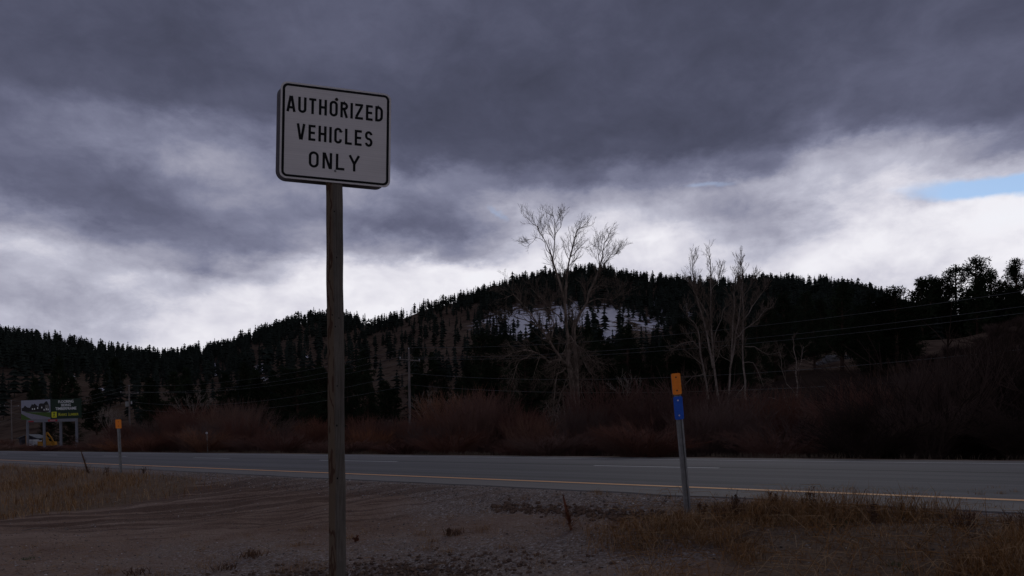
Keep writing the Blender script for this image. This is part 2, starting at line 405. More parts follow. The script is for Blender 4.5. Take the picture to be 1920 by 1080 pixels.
def paint_mat(name, col, cover):
    m, t, b = new_mat(name); tc = node(t, 'ShaderNodeTexCoord'); P = tc.outputs['Object']
    n = noise(P, 30, 6, .75); n2 = noise(P, 1.5, 4, .6)
    k = smooth(N(n.outputs[0])*.7 + N(n2.outputs[0])*.5, cover-.08, cover+.08)
    set_in(t, b, 'Base Color', mixc(k, (.06, .058, .06), col)); b.inputs['Roughness'].default_value = .6
    return m

# ---------------------------------------------------------------- terrain
ROAD_A = math.atan2(1527., FPX); CA, SA = math.cos(ROAD_A), math.sin(ROAD_A)
ZR = .55; DY, DD, DW, DE = 8.27, 13.05, 16.75, 18.4       # yellow line, lane line, white line, far edge (metres across)
def rd(d, t): return np.array([d*CA - t*SA, d*SA + t*CA])
RIDGE = [(-900, 600), (-400, 600), (0, 636), (60, 641), (100, 646), (200, 664), (290, 678), (350, 673), (430, 652), (500, 628), (560, 608), (600, 601), (640, 603), (700, 612), (740, 604),
         (800, 580), (860, 566), (900, 556), (960, 537), (1040, 521), (1100, 514), (1150, 519), (1200, 527), (1300, 537), (1400, 534), (1500, 533), (1560, 537),
         (1620, 549), (1700, 578), (1800, 610), (2000, 640), (2600, 650)]
_r = [ray(*p) for p in RIDGE]
RAZ = np.array([math.atan2(v[0], v[1]) for v in _r]); RV = np.array([v[2]/math.hypot(v[0], v[1]) for v in _r])
RAZ = np.concatenate([[-math.pi, -2.2], RAZ, [1.6, 2.4, math.pi]]); RV = np.concatenate([[.10, .07], RV, [.10, .06, .10]])
SPUR = [(950, 809), (1100, 785), (1250, 752), (1400, 712), (1500, 672), (1560, 658), (1640, 648), (1700, 638), (1790, 630), (1850, 618), (1920, 606), (2300, 560)]
_s = [ray(*p) for p in SPUR]
SAZ = np.array([math.atan2(v[0], v[1]) for v in _s]); SV = np.array([v[2]/math.hypot(v[0], v[1]) for v in _s])
RR = 850.0
def height(x, y, detail=True):
    x = np.asarray(x, float); y = np.asarray(y, float)
    az = np.arctan2(x, y); r = np.hypot(x, y); d = x*CA + y*SA
    near = .535*np.clip((d-2.0)/4.8, 0, 1)**2.1
    beyond = .535 - .65*ss(d, 19.0, 22.8) + .25*ss(d, 24, 60)
    z = np.where(d < 6.8, near, np.where(d < 18.8, .535, beyond))
    platform = ss(d, 6.0, 6.8)*(1-ss(d, 18.8, 19.6))
    rough = (1-platform)
    if detail:
        cl = fbm(x*1.3, y*1.3, 4, 3)-.5
        z = z + rough*(cl*.10 + (fbm(x*7, y*7, 3, 5)-.5)*.028*np.exp(-r/40)) + rough*(fbm(x*.08, y*.08, 3, 9)-.5)*.35*ss(r, 15, 80)
        # churned clods round the foot of the sign post
        cz = np.exp(-(((x+1.45)/1.1)**2 + ((y-6.0)/.5)**2))
        z = z + cz*(fbm(x*9, y*9, 3, 21)-.42)*.12
        q_ = y - .21*x
        rut = (fbm(x*.10, q_*2.3, 3, 25)-.5)*.07*np.exp(-((q_-12)/3.2)**2)*ss(4.5-x, 0, 3)
        z = z + rough*rut
        # ridge of grassy earth on the right
        z = z + rough*.05*np.exp(-((d-6.2)/.7)**2)*ss(x, .5, 2)
    rv = np.interp(az, RAZ, RV); s = np.clip((r-150)/(RR-150), 0, 1)
    hz = (rv*RR+1.25)*s**1.2
    back = ss(r, RR, RR+700); hz = np.where(r > RR, (rv*RR+1.25)*(1-.5*back), hz)
    if detail: hz = hz + (fbm(x*.012, y*.012, 4, 31)-.5)*26*s*(1-ss(s, .75, .97)) 
    hz = hz*ss(np.abs(d), 35, 110)
    sv = np.interp(az, SAZ, SV, left=0, right=SV[-1]); sv = sv*(1-ss(az, 1.2, 1.7))
    sp = sv*150*ss(r, 38, 152)*(1-ss(r, 260, 520)*.5)*ss(d, 20, 40)
    if detail: sp = sp + (fbm(x*.07, y*.07, 3, 41)-.5)*1.6*ss(r, 60, 120)*np.clip(sv*12, 0, 1)
    return z + np.maximum(hz, sp)

azs = np.concatenate([np.linspace(-math.pi, rad(-46), 60, endpoint=False), np.linspace(rad(-46), rad(46), 640, endpoint=False), np.linspace(rad(46), math.pi, 60)])
rs = [0.6]
while rs[-1] < 2500:
    r_ = rs[-1]; k = .05 if r_ < 3.5 else (.0065 if r_ < 26 else (.013 if r_ < 160 else .018 if r_ < 900 else .12)); rs.append(r_*(1+k))
rs = np.array(rs); NA, NR = len(azs), len(rs)
AZ, RG = np.meshgrid(azs, rs)
TX, TY = RG*np.sin(AZ), RG*np.cos(AZ); TZ = height(TX, TY)
V = np.stack([TX, TY, TZ], -1).reshape(-1, 3)
idx = np.arange(NA*NR).reshape(NR, NA)
Fq = np.stack([idx[:-1, :-1], idx[1:, :-1], idx[1:, 1:], idx[:-1, 1:]], -1).reshape(-1, 4)[:, ::-1]
c0 = len(V); V = np.vstack([V, [[0, 0, float(height(0., .01))]]])
Fc = np.stack([np.full(NA-1, c0), idx[0, 1:], idx[0, :-1]], -1)[:, ::-1]
X, Y = V[:, 0], V[:, 1]; Rg = np.hypot(X, Y); Dd = X*CA + Y*SA
w = V - CAM; kf = np.maximum(w@_f, 1e-3); PX = 960+FPX*(w@RT)/kf; PY = YC-FPX*(w@UP)/kf; inf = (w@_f) > 1
def gz(cx, cy, sx, sy): return np.exp(-(((X-cx)/sx)**2+((Y-cy)/sy)**2))
far_a = np.maximum(ss(Rg, 30, 60), ss(Dd, 19.9, 21.2))
# snow lies in hollows of the central hill: places found by bearing and height on the slope
def hillspot(px, py, sx, sy, a): return a*np.exp(-(((PX-px)/sx)**2+((PY-py)/sy)**2))*(Rg > 200)*inf
SNOW = [(965, 608, 66, 30, 1.0), (1080, 592, 70, 20, .95), (1160, 588, 50, 14, .75), (1140, 628, 22, 22, .9), (1215, 610, 40, 14, .65), (1065, 570, 22, 10, .6), (1245, 575, 30, 25, .5), (1290, 580, 20, 30, .45), (1350, 565, 14, 14, .5),
        (490, 690, 16, 12, .85), (405, 692, 10, 12, .8), (1637, 578, 13, 28, 1.2), (82, 668, 14, 6, .6), (135, 705, 12, 8, .6), (105, 720, 8, 16, .5), (195, 730, 20, 6, .6), (570, 668, 8, 8, .6), (500, 712, 14, 8, .5), (1610, 570, 12, 14, .5)]
snow_a = sum(hillspot(*q) for q in SNOW)
def dens(px, py, ry):
    """how thick the forest stands, ry = the ridge line there"""
    px = np.asarray(px, float); py = np.asarray(py, float)
    base = np.where(px < 470, np.where(py < 700, .85, .24), np.where(px < 650, .34, np.where(px < 900, .27, np.where(px < 1230, .75, 1.))))
    base = np.where((px < 470) & (py > 735), .22, base)
    for cx, cy, sx, sy, a in [(975, 618, 80, 36, 1), (1080, 606, 85, 30, .95), (1160, 600, 55, 20, .8), (1140, 640, 34, 34, .9), (1215, 622, 55, 24, .8), (850, 620, 45, 45, .75), (750, 640, 40, 30, .4), (580, 615, 22, 14, .7), (480, 655, 30, 20, .6),
                              (490, 690, 18, 12, .8), (405, 692, 14, 12, .8), (300, 745, 80, 18, .5), (590, 700, 12, 26, .6), (450, 700, 14, 40, .5), (1637, 578, 12, 26, 1), (760, 690, 60, 12, .4), (140, 760, 60, 25, .5), (1290, 590, 20, 20, .5)]:
        base = base*(1-min(.93, a*1.0)*np.exp(-(np.abs((px-cx)/sx)**3+np.abs((py-cy)/sy)**3)))
    crest = np.exp(-((py-ry-4)/9)**2)
    gap = np.where((px > 660) & (px < 860), .45, .9)*(.35+1.0*ss(vnoise(px*.045, px*0, 77), .25, .6))
    return np.clip(np.where(crest > .4, np.maximum(base*.6, gap), base), 0, 1)
ridge_px = lambda px: np.interp(px, [p[0] for p in RIDGE], [p[1] for p in RIDGE])
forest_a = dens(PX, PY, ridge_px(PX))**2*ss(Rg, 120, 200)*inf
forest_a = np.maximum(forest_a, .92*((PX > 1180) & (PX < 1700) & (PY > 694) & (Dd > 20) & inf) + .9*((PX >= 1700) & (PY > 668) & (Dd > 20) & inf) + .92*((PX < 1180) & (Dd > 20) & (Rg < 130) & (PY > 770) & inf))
damp_a = np.clip(.8*gz(0.8, 9.6, 4, .9) + gz(-2.6, 11.2, 5.5, 1.9) + gz(-7.5, 12.5, 4, 2.2) + .8*gz(-1, 12.6, 3.2, 1.0) + .5*gz(1.5, 11, 2.5, 1.0) + .35*gz(-5, 9.2, 3, .8), 0, 1)*(Dd < 7.0)
gl = ss(Rg, 13, 14.5)*(X < -4.6)*ss(Dd, 2.0, 3.6)*(1-ss(Dd, 6.3, 7.0))*ss(-X - .28*Y, 1.6, 3.0)
gr_ = ss(X, .6, 2.6)*ss(Dd, 3.2, 4.6)*(1-ss(Dd, 6.5, 7.2))
grassy_a = np.clip(gl + gr_ + ss(Dd, 18.7, 19.2)*(Rg < 300), 0, 1)
grav_a = np.clip(.55*gz(-3, 7.6, 5, 1.5)+.6*gz(0, 6.0, 4, 1.0) + .9*np.exp(-((Dd-6.9)/.7)**2)*(Dd < 9) + .5*gz(2.2, 6.2, 1.5, .8) + .35*gz(-.2, 8.6, 2, .6), 0, 1)
ground_mat = terrain_mat()
me = mesh_np('ground', V, [Fq, Fc], [ground_mat], smooth_=True, attrs=dict(far=far_a, snow=snow_a, damp=damp_a, grassy=grassy_a, gravel=grav_a, forest=forest_a))
ob('ground', me, kind='structure', label='bare gravelly dirt in front of the road running back to wooded brown hills')

def ground_at(px, py, near=3, far=60):
    v = ray(px, py); F_ = np.linspace(near, far, 4000); z = height(v[0]/v[1]*F_, F_, False); g = CAMZ + v[2]/v[1]*F_ - z; i = int(np.argmax(g < 0))
    if not g[i] < 0: return None
    x_, y_ = v[0]/v[1]*F_[i], F_[i]
    return np.array([x_, y_, float(height(x_, y_))])
# ---------------------------------------------------------------- road (own frame: x = metres past the yellow line, y = along, away to the left)
road = bpy.data.objects.new('road', None)
def road_obj(name, me, dz=0., **kw):
    o = ob(name, me, **kw); o.matrix_world = Matrix(((CA, -SA, 0, DY*CA), (SA, CA, 0, DY*SA), (0, 0, 1, ZR+dz), (0, 0, 0, 1))); return o
ts = np.concatenate([np.arange(-60, 60, .22), np.arange(60, 200, 2), np.arange(200, 900, 20)])
edge = -1.1 - .32*(fbm(ts*.35, ts*0, 4, 51)-.5) - .45*(fbm(ts*.06, ts*0+3, 2, 52)-.5) - .08*(vnoise(ts*3, ts*0, 53)-.5)
edge2 = DE-DY + .25*(fbm(ts*.5, ts*0+7, 3, 54)-.5)
cols = [edge-.02, edge, np.full_like(ts, -.5)] + [np.full_like(ts, v) for v in (1, 3, 5, 7)] + [edge2-.1, edge2+.02]
zz = [-.03, 0, 0, 0, 0, 0, 0, 0, -.03]
RVt = np.stack([np.stack([c, ts, np.full_like(ts, z)], -1) for c, z in zip(cols, zz)], 1)
n, k = RVt.shape[:2]; ii = np.arange(n*k).reshape(n, k)
Fr = np.stack([ii[:-1, :-1], ii[:-1, 1:], ii[1:, 1:], ii[1:, :-1]], -1).reshape(-1, 4)
road_obj('road', mesh_np('road', RVt.reshape(-1, 3), Fr, [road_mat()]), kind='structure', label='dark asphalt highway crossing behind the sign post')
def strip(name, x0, x1, spans, mat, label):
    b = MB()
    for t0, t1 in spans:
        m_ = max(1, int((t1-t0)/4)) if t1-t0 < 400 else 200
        for i in range(m_):
            a, c = t0+(t1-t0)*i/m_, t0+(t1-t0)*(i+1)/m_
            b.poly([(x0, a, 0), (x1, a, 0), (x1, c, 0), (x0, c, 0)], [(0, 1, 2, 3)])
    road_obj(name, b.mesh(name, mat), .004, kind='structure', label=label)
strip('yellow_line', -.06, .10, [(-60, 900)], paint_mat('yellow_paint', (.74, .34, .09), .38), 'solid yellow edge line on the near side of the highway')
strip('white_line', DW-DY-.05, DW-DY+.06, [(-60, 900)], paint_mat('white_paint', (.55, .55, .58), .5), 'thin white edge line on the far side of the highway')
def t_at(px, d):                     # distance along the road of the point of line d seen at column px
    v = ray(px, 860); s_ = v[0]/v[1]; return (d*CA - s_*d*SA)/(SA + s_*CA)
dash = [(t_at(1352-4, DD), t_at(1114, DD)), (t_at(745, DD), t_at(600, DD))]
L0 = dash[0][1]-dash[0][0]; P0 = dash[1][0]-dash[0][0]
for i in range(2, 16): dash.append((dash[0][0]+P0*i, dash[0][0]+P0*i+L0))
dash.append((dash[0][0]-P0, dash[0][0]-P0+L0))
b = MB()
for i, (a, c) in enumerate(dash):
    b = MB(); b.poly([(DD-DY-.06, a, 0), (DD-DY+.06, a, 0), (DD-DY+.06, c, 0), (DD-DY-.06, c, 0)], [(0, 1, 2, 3)])
    road_obj('lane_dash', b.mesh('lane_dash', paint_mat('dash_paint', (.6, .6, .63), .42) if i == 0 else bpy.data.materials['dash_paint']), .004, kind='structure', label='white dashed lane line on the highway')

# ---------------------------------------------------------------- the big sign
SC = at(627.4, 253.6, 4.36)          # centre of the front plate
SW, SH = .68, .612
def sign_fit():
    pts = np.array([(527.2, 150.8), (733.2, 177.2), (731.7, 351.8), (523, 332.9)])
    q = np.array([*SC, .23, .02, -.02])
    Lc = np.array([[-SW/2, 0, SH/2], [SW/2, 0, SH/2], [SW/2, 0, -SH/2], [-SW/2, 0, -SH/2]])
    def Mx(q):
        a, b_, g = q[3:]
        Rz = np.array([[math.cos(a), -math.sin(a), 0], [math.sin(a), math.cos(a), 0], [0, 0, 1]])
        Ry = np.array([[math.cos(b_), 0, math.sin(b_)], [0, 1, 0], [-math.sin(b_), 0, math.cos(b_)]])
        Rx = np.array([[1, 0, 0], [0, math.cos(g), -math.sin(g)], [0, math.sin(g), math.cos(g)]])
        return Rz@Ry@Rx
    def res(q): 
        return np.concatenate([(np.array([proj(p) for p in q[:3]+Lc@Mx(q).T])-pts).ravel(), [14*(q[4]-.02), 40*(q[5]+.02)]])
    for _ in range(60):
        r = res(q); J = np.array([(res(q+1e-5*e)-r)/1e-5 for e in np.eye(6)]).T
        q = q - np.linalg.solve(J.T@J+1e-3*np.eye(6), J.T@r)
    return q[:3], Mx(q), q, res(q)
SC, SM, _q, _res = sign_fit()
print('SIGN', SC, np.degrees(_q[3:]), _res.round(2))
def rrect(w, h, r, n=6):
    P = []
    for cx, cz, a0 in ((w/2-r, h/2-r, 0), (-w/2+r, h/2-r, 90), (-w/2+r, -h/2+r, 180), (w/2-r, -h/2+r, 270)):
        for i in range(n+1):
            a = rad(a0+90*i/n); P.append((cx+r*math.cos(a), cz+r*math.sin(a)))
    return P
def ring(b, w0, h0, r0, w1, h1, r1, y0, y1):
    A, B = rrect(w0, h0, r0), rrect(w1, h1, r1); n = len(A)
    V = [(p[0], y0, p[1]) for p in A]+[(p[0], y0, p[1]) for p in B]+[(p[0], y1, p[1]) for p in A]+[(p[0], y1, p[1]) for p in B]
    F = []
    for i in range(n):
        j = (i+1) % n
        F += [(i, j, n+j, n+i), (i, 2*n+i, 2*n+j, j), (n+i, n+j, 3*n+j, 3*n+i)]
    b.poly(V, F)
def sheet_mat():
    m, t, b = new_mat('white_sheeting'); tc = node(t, 'ShaderNodeTexCoord'); P = tc.outputs['Object']
    n = noise(mapping(P, scale=(.5, 1, 16)), 3.5, 4, .6); n2 = noise(P, 5, 5, .6)
    wv = node(t, 'ShaderNodeTexWave', wave_type='BANDS', bands_direction='Z', wave_profile='SIN'); t.links.new(P, wv.inputs[0]); wv.inputs['Scale'].default_value = 22; wv.inputs['Distortion'].default_value = 1.5; wv.inputs['Detail'].default_value = 3; wv.inputs['Detail Scale'].default_value = .6
    k = N(n.outputs[0])*.6 + N(n2.outputs[0])*.35 + N(wv.outputs['Fac'])*.10
    set_in(t, b, 'Base Color', ramp(k, [(.25, (.54, .515, .50)), (.75, (.68, .65, .63))])); b.inputs['Roughness'].default_value = .6; b.inputs['Specular IOR Level'].default_value = .2
    return m
def post_mat():
    m, t, b = new_mat('weathered_post'); tc = node(t, 'ShaderNodeTexCoord'); P = tc.outputs['Object']
    sx = node(t, 'ShaderNodeSeparateXYZ'); t.links.new(P, sx.inputs[0]); X = N(sx.outputs[0])
    n1 = noise(mapping(P, scale=(9, 9, .7)), 3, 5, .6); n2 = noise(mapping(P, scale=(1, 1, .035)), 120, 4, .7); n3 = noise(P, 4, 4, .6)
    base = mixc(smooth(N(n3.outputs[0]), .35, .65), (.098, .088, .075), (.135, .118, .098))
    base = mixc(smooth(N(n2.outputs[0]), .42, .62)*.6, base, (.055, .046, .038))
    # cathedral grain of the flat-sawn band on the left
    n4 = noise(mapping(P, scale=(6, 6, 1.1)), 1.7, 3, .5); n5 = noise(mapping(P, scale=(3, 3, .8)), 9, 3, .6)
    wv = N.m('SINE', X*150 + N(n4.outputs[0])*46 + N(n5.outputs[0])*5)
    band = smooth(X + (N(n1.outputs[0])-.5)*.02, -.002, -.016)
    red = mixc(smooth(wv, .35, .95), (.115, .085, .06), (.062, .034, .022))
    c = mixc(band, base, red)
    set_in(t, b, 'Base Color', c); b.inputs['Roughness'].default_value = .85; b.inputs['Specular IOR Level'].default_value = .15
    bump(t, b, N(n2.outputs[0])+N(n1.outputs[0]), .5, .003)
    return m
def mat4(R3, loc):
    return Matrix([[*R3[0], loc[0]], [*R3[1], loc[1]], [*R3[2], loc[2]], [0, 0, 0, 1]])
PW = .102
ptop_px, pbot_px = (626.6, 345), (633.5, 1079)
PCN = SC + SM@np.array([0, .003+.102/2+.002, 0])
sl_ = SM[1, 2]/SM[2, 2]; ptop = at(*ptop_px, PCN[1]); ptop = at(*ptop_px, PCN[1]+sl_*(ptop[2]-PCN[2])); pbot = at(*pbot_px, PCN[1]); pbot = at(*pbot_px, PCN[1]+sl_*(pbot[2]-PCN[2])); ax = (ptop-pbot)/np.linalg.norm(ptop-pbot)
zg = float(height(pbot[0], pbot[1])); foot = pbot + ax*((zg-.25-pbot[2])/ax[2])
px_ = np.array([math.cos(_q[3]), math.sin(_q[3]), 0]); px_ -= ax*(px_@ax); px_ /= np.linalg.norm(px_); py_ = np.cross(ax, px_)
PM = np.stack([px_, py_, ax], 1)
S = bpy.data.objects.new('road_sign', None); C.objects.link(S); S.matrix_world = mat4(PM, foot)
tag(S, 'white rectangular sign reading AUTHORIZED VEHICLES ONLY on a tall wooden post', 'sign')
topl = (SM@np.array([0, .06, SH*.40]) + SC - foot)@ax
b = MB(); h_, cx = PW/2, .006
sec = [(-h_+cx, -h_), (h_-cx, -h_), (h_, -h_+cx), (h_, h_-cx), (h_-cx, h_), (-h_+cx, h_), (-h_, h_-cx), (-h_, -h_+cx)]
nz = 40; Vp = []; Fp = []
for i in range(nz+1):
    z = topl*i/nz; wv_ = .0015*math.sin(z*7)+.001*math.sin(z*17)
    Vp += [(p[0]*(1+.012*math.sin(z*3))+wv_, p[1], z) for p in sec]
for i in range(nz):
    for j in range(8): Fp.append((i*8+j, i*8+(j+1) % 8, (i+1)*8+(j+1) % 8, (i+1)*8+j))
Fp.append(tuple(range(nz*8, nz*8+8))); b.poly(Vp, Fp)
post = b.ob('post', post_mat(), S)
for zf, xo in ((.60, .0), (.62, -.018), (.615, .022), (.498, .008), (.43, .003), (.34, .004), (.80, 0), (.72, .012)):     # knots and nail holes
    b = MB(); n_ = 8; z0 = topl*zf; rr_ = .004 if zf > .49 else .005
    b.poly([(xo+rr_*math.cos(2*math.pi*i/n_), -h_-.0015, z0+rr_*1.4*math.sin(2*math.pi*i/n_)) for i in range(n_)] + [(xo, -h_+.004, z0)], [(i, (i+1) % n_, n_) for i in range(n_)][::1] + [tuple(range(n_))])
    b.ob('nail_hole', mt['black'], S)
def local(o, R3, loc):               # place a child by its world pose
    o.matrix_parent_inverse = Matrix.Identity(4); o.matrix_basis = S.matrix_world.inverted() @ mat4(R3, loc)
b = MB(); b.prism(rrect(SW, SH, .042), 0, .003); front = b.ob('sign_plate', [sheet_mat()], S); local(front, SM, SC)
front['label'] = 'front plate with the lettering'
b = MB(); ring(b, SW*.967, SH*.964, .034, SW*.922, SH*.916, .020, -.0006, .0002); brd = b.ob('border', mt['black'], front)
b = MB(); b.prism(rrect(SW*1.0, SH*1.0, .06), 0, .003); back = b.ob('sign_plate', mt['alu_back'], S, label='plain rear plate bolted behind the post'); local(back, SM, SC + SM@np.array([-.034, PW+.012, .022]))

ST = .0156
def arc(cx, cz, rx, rz, a0, a1, n=14): return [(cx+rx*math.cos(rad(a0+(a1-a0)*i/n)), cz+rz*math.sin(rad(a0+(a1-a0)*i/n))) for i in range(n+1)]
def glyph(ch, w, h, s):              # centre lines; origin bottom left of the letter box
    q = s/2; l, r, B, T = q, w-q, q, h-q; m = h/2
    def O():
        ry = (w-s)/2; a = arc(w/2, h-q-ry, ry, ry, 0, 180, 12); c = arc(w/2, q+ry, ry, ry, 180, 360, 12); P = a+c; return [P+[P[0]]]
    if ch == 'A': return [[(q*.9, 0), (w/2-q*.35, h-.0), ], [(w/2+q*.35, h), (w-q*.9, 0)], [(w*.24, h*.27), (w*.76, h*.27)]]
    if ch == 'U': ry = (w-s)/2; return [[(l, h)]+arc(w/2, q+ry, ry, ry, 180, 360, 12)+[(r, h)]]
    if ch == 'T': return [[(0, T), (w, T)], [(w/2, T-q), (w/2, 0)]]
    if ch == 'H': return [[(l, 0), (l, h)], [(r, 0), (r, h)], [(l+q, m), (r-q, m)]]
    if ch == 'O': return O()
    if ch == 'R': c = h*.26-q; return [[(l, 0), (l, h)], [(l+q, T), (r-c, T)]+arc(r-c, T-c, c, c, 90, -90, 10)+[(l+q, T-2*c)], [(w*.50, T-2*c-q*.6), (r+q*.1, 0)]]
    if ch == 'I': return [[(w/2, 0), (w/2, h)]]
    if ch == 'Z': return [[(0, T), (w, T)], [(r-q*.1, T-q), (l+q*.1, B+q)], [(0, B), (w, B)]]
    if ch == 'E': return [[(l, 0), (l, h)], [(l+q, T), (w, T)], [(l+q, m), (w*.92, m)], [(l+q, B), (w, B)]]
    if ch == 'D': c = (w-s)*.75; return [[(l, 0), (l, h)], [(l+q, T), (r-c, T)]+arc(r-c, T-c, c, c, 90, 0, 7)+arc(r-c, B+c, c, c, 0, -90, 7)+[(l+q, B)]]
    if ch == 'V': return [[(q*.9, h), (w/2-q*.35, 0)], [(w/2+q*.35, 0), (w-q*.9, h)]]
    if ch == 'C': ry = (w-s)/2; return [[(r, h*.71), (r, h-q-ry)]+arc(w/2, h-q-ry, ry, ry, 0, 180, 12)+arc(w/2, q+ry, ry, ry, 180, 360, 12)+[(r, h*.29)]]
    if ch == 'L': return [[(l, 0), (l, h)], [(l+q, B), (w, B)]]
    if ch == 'S':
        ry = (h-s)/4; rx = (w-s)/2; return [arc(w/2, T-ry, rx, ry, 12, 90, 6)+arc(w/2, T-ry, rx, ry, 90, 250, 12)[1:]+arc(w/2, B+ry, rx, ry, 70, -90, 12)+arc(w/2, B+ry, rx, ry, -90, -168, 6)[1:]]
    if ch == 'N': return [[(l, 0), (l, h)], [(r, 0), (r, h)], [(l+q*.6, h-q*.3), (r-q*.6, q*.3)]]
    if ch == 'Y': return [[(q*.9, h), (w/2, h*.46)], [(w-q*.9, h), (w/2, h*.46)], [(w/2, h*.5), (w/2, 0)]]
def stroke(b, P, s, ox, oz, y, yb, closed=False):
    P = [np.array(p, float) for p in P]
    if len(P) > 2 and np.allclose(P[0], P[-1]): closed = True; P = P[:-1]
    n = len(P); Lf, Rt = [], []
    for i in range(n):
        a = P[(i-1) % n] if (closed or i) else None; c = P[(i+1) % n] if (closed or i < n-1) else None
        d1 = (P[i]-a) if a is not None else (c-P[i]); d2 = (c-P[i]) if c is not None else d1
        d1 = d1/(np.linalg.norm(d1)+1e-12); d2 = d2/(np.linalg.norm(d2)+1e-12)
        n1 = np.array([-d1[1], d1[0]]); n2 = np.array([-d2[1], d2[0]]); nn = n1+n2; nn /= np.linalg.norm(nn)+1e-12
        k = (s/2)/max(.5, nn@n1); Lf.append(P[i]+nn*k); Rt.append(P[i]-nn*k)
    V = [(ox+p[0], y, oz+p[1]) for p in Lf]+[(ox+p[0], y, oz+p[1]) for p in Rt]+[(ox+p[0], yb, oz+p[1]) for p in Lf]+[(ox+p[0], yb, oz+p[1]) for p in Rt]
    F = []
    for i in range(n if closed else n-1):
        j = (i+1) % n; F += [(i, n+i, n+j, j), (i, j, 2*n+j, 2*n+i), (n+i, 3*n+i, 3*n+j, n+j)]
    b.poly(V, F)
LINES = [('AUTHORIZED', [(.053, .133), (.155, .229), (.252, .316), (.340, .412), (.435, .510), (.533, .603), (.627, .645), (.667, .741), (.767, .830), (.853, .925)], .144, .309),
         ('VEHICLES', [(.146, .222), (.250, .313), (.339, .412), (.440, .455), (.481, .551), (.578, .642), (.667, .732), (.760, .832)], .422, .588),
         ('ONLY', [(.257, .346), (.379, .466), (.499, .578), (.614, .719)], .696, .865)]
for word, spans, v0, v1 in LINES:
    for ch, (u0, u1) in zip(word, spans):
        b = MB(); w_ = (u1-u0)*SW; hh_ = (v1-v0)*SH
        for k, P in enumerate(glyph(ch, w_, hh_, ST)): stroke(b, P, ST, (u0-.5)*SW, (.5-v1)*SH, -.0005-.00015*k, .0003)
        b.ob('letter', mt['black'], front)
for (u, v, r_, mm) in ((.498, .126, .0105, 'bolt_dark'), (.495, .878, .0075, 'steel')):
    b = MB(); P = [np.array([(u-.5)*SW, 0, (.5-v)*SH])]; b.tube([P[0]+[0, .001, 0], P[0]+[0, -.003, 0]], [r_, r_*.95], 12); b.tube([P[0]+[0, -.003, 0], P[0]+[0, -.008, 0]], [r_*.62, r_*.55], 6)
    b.ob('bolt', mt[mm], front)

# ---------------------------------------------------------------- roadside markers
def marker(px_top, px_base, D, plates, W, label, two=True, back=True):
    base = at(*px_base, D); top = at(*px_top, D); a_ = (top-base); Ln = np.linalg.norm(a_); a_ /= Ln
    base = base - a_*((base[2]-float(height(base[0], base[1]))+.12)/a_[2]); Ln = (top-base)@a_
    yaw = math.atan2(base[1], base[0]) - math.pi/2 + rad(10)
    xx = np.array([math.cos(yaw), math.sin(yaw), 0]); xx -= a_*(xx@a_); xx /= np.linalg.norm(xx); R3 = np.stack([xx, np.cross(a_, xx), a_], 1)
    r = empty('roadside_marker', (0, 0, 0), label, 'marker post', 'slender reflector marker posts along the road'); r.matrix_world = mat4(R3, base)
    b = MB(); w_ = .026                                     # U channel post: web, two webs out, two flanges
    sec = [(-w_*1.3, 0), (-w_*.75, 0), (-w_*.5, .022), (w_*.5, .022), (w_*.75, 0), (w_*1.3, 0), (w_*1.3, .004), (w_*.8, .004), (w_*.55, .027), (-w_*.55, .027), (-w_*.8, .004), (-w_*1.3, .004)]
    n_ = len(sec); b.poly([(p[0], p[1], z) for z in (0, Ln-.02) for p in sec], [(i, (i+1) % n_, n_+(i+1) % n_, n_+i) for i in range(n_)] + [tuple(range(n_, 2*n_))])
    b.ob('post', mt['steel'], r)
    for (z1, z0, mm, bm) in plates:
        z1 = Ln*z1; z0 = Ln*z0
        b = MB(); P = rrect(W, z1-z0, W*.16, 4); b.prism([(p[0], p[1]+(z0+z1)/2) for p in P], -.006, -.003); pl = b.ob('reflector_plate', mt[mm], r)
        for zz in (z1-W*.45, z0+W*.45):
            b = MB(); b.tube([(0, -.006, zz), (0, -.010, zz)], [.008, .006], 8); b.ob('bolt', mt[bm], pl)
    if back:
        b = MB(); z1 = Ln*plates[0][0]; z0 = Ln*plates[0][1]; P = rrect(W, z1-z0, W*.16, 4); b.prism([(p[0], p[1]+(z0+z1)/2) for p in P], .030, .033); b.ob('reflector_plate', mt['alu_back'], r, label='rear plate seen edge on')
    return r
marker((1266.5, 700), (1291, 976), 6.8, [(1.0, .862, 'orange', 'bolt_dark'), (.850, .70, 'blue', 'bolt_pale')], .088, 'leaning metal marker post with an orange plate above a blue plate, on the right')
marker((221.5, 786.5), (227.3, 895), 16.8, [(1.0, .845, 'orange', 'bolt_dark')], .127, 'metal marker post with a single orange plate at the left dry grass', back=False)
def small_marker():
    B_ = at(389.5, 848, 40); T_ = at(388, 812, 40); z = float(height(B_[0], B_[1]))
    r = empty('roadside_marker', (B_[0], B_[1], z), 'small post with a round pale reflector on the far side of the road', 'marker post', 'slender reflector marker posts along the road')
    b = MB(); b.tube([(0, 0, 0), (T_[0]-B_[0], 0, T_[2]-z)], .022, 6); b.ob('post', mt['steel'], r)
    b = MB(); b.tube([(T_[0]-B_[0], -.03, T_[2]-z), (T_[0]-B_[0], -.05, T_[2]-z)], [.07, .06], 10); b.ob('reflector', mt['insulator'], r)
small_marker()

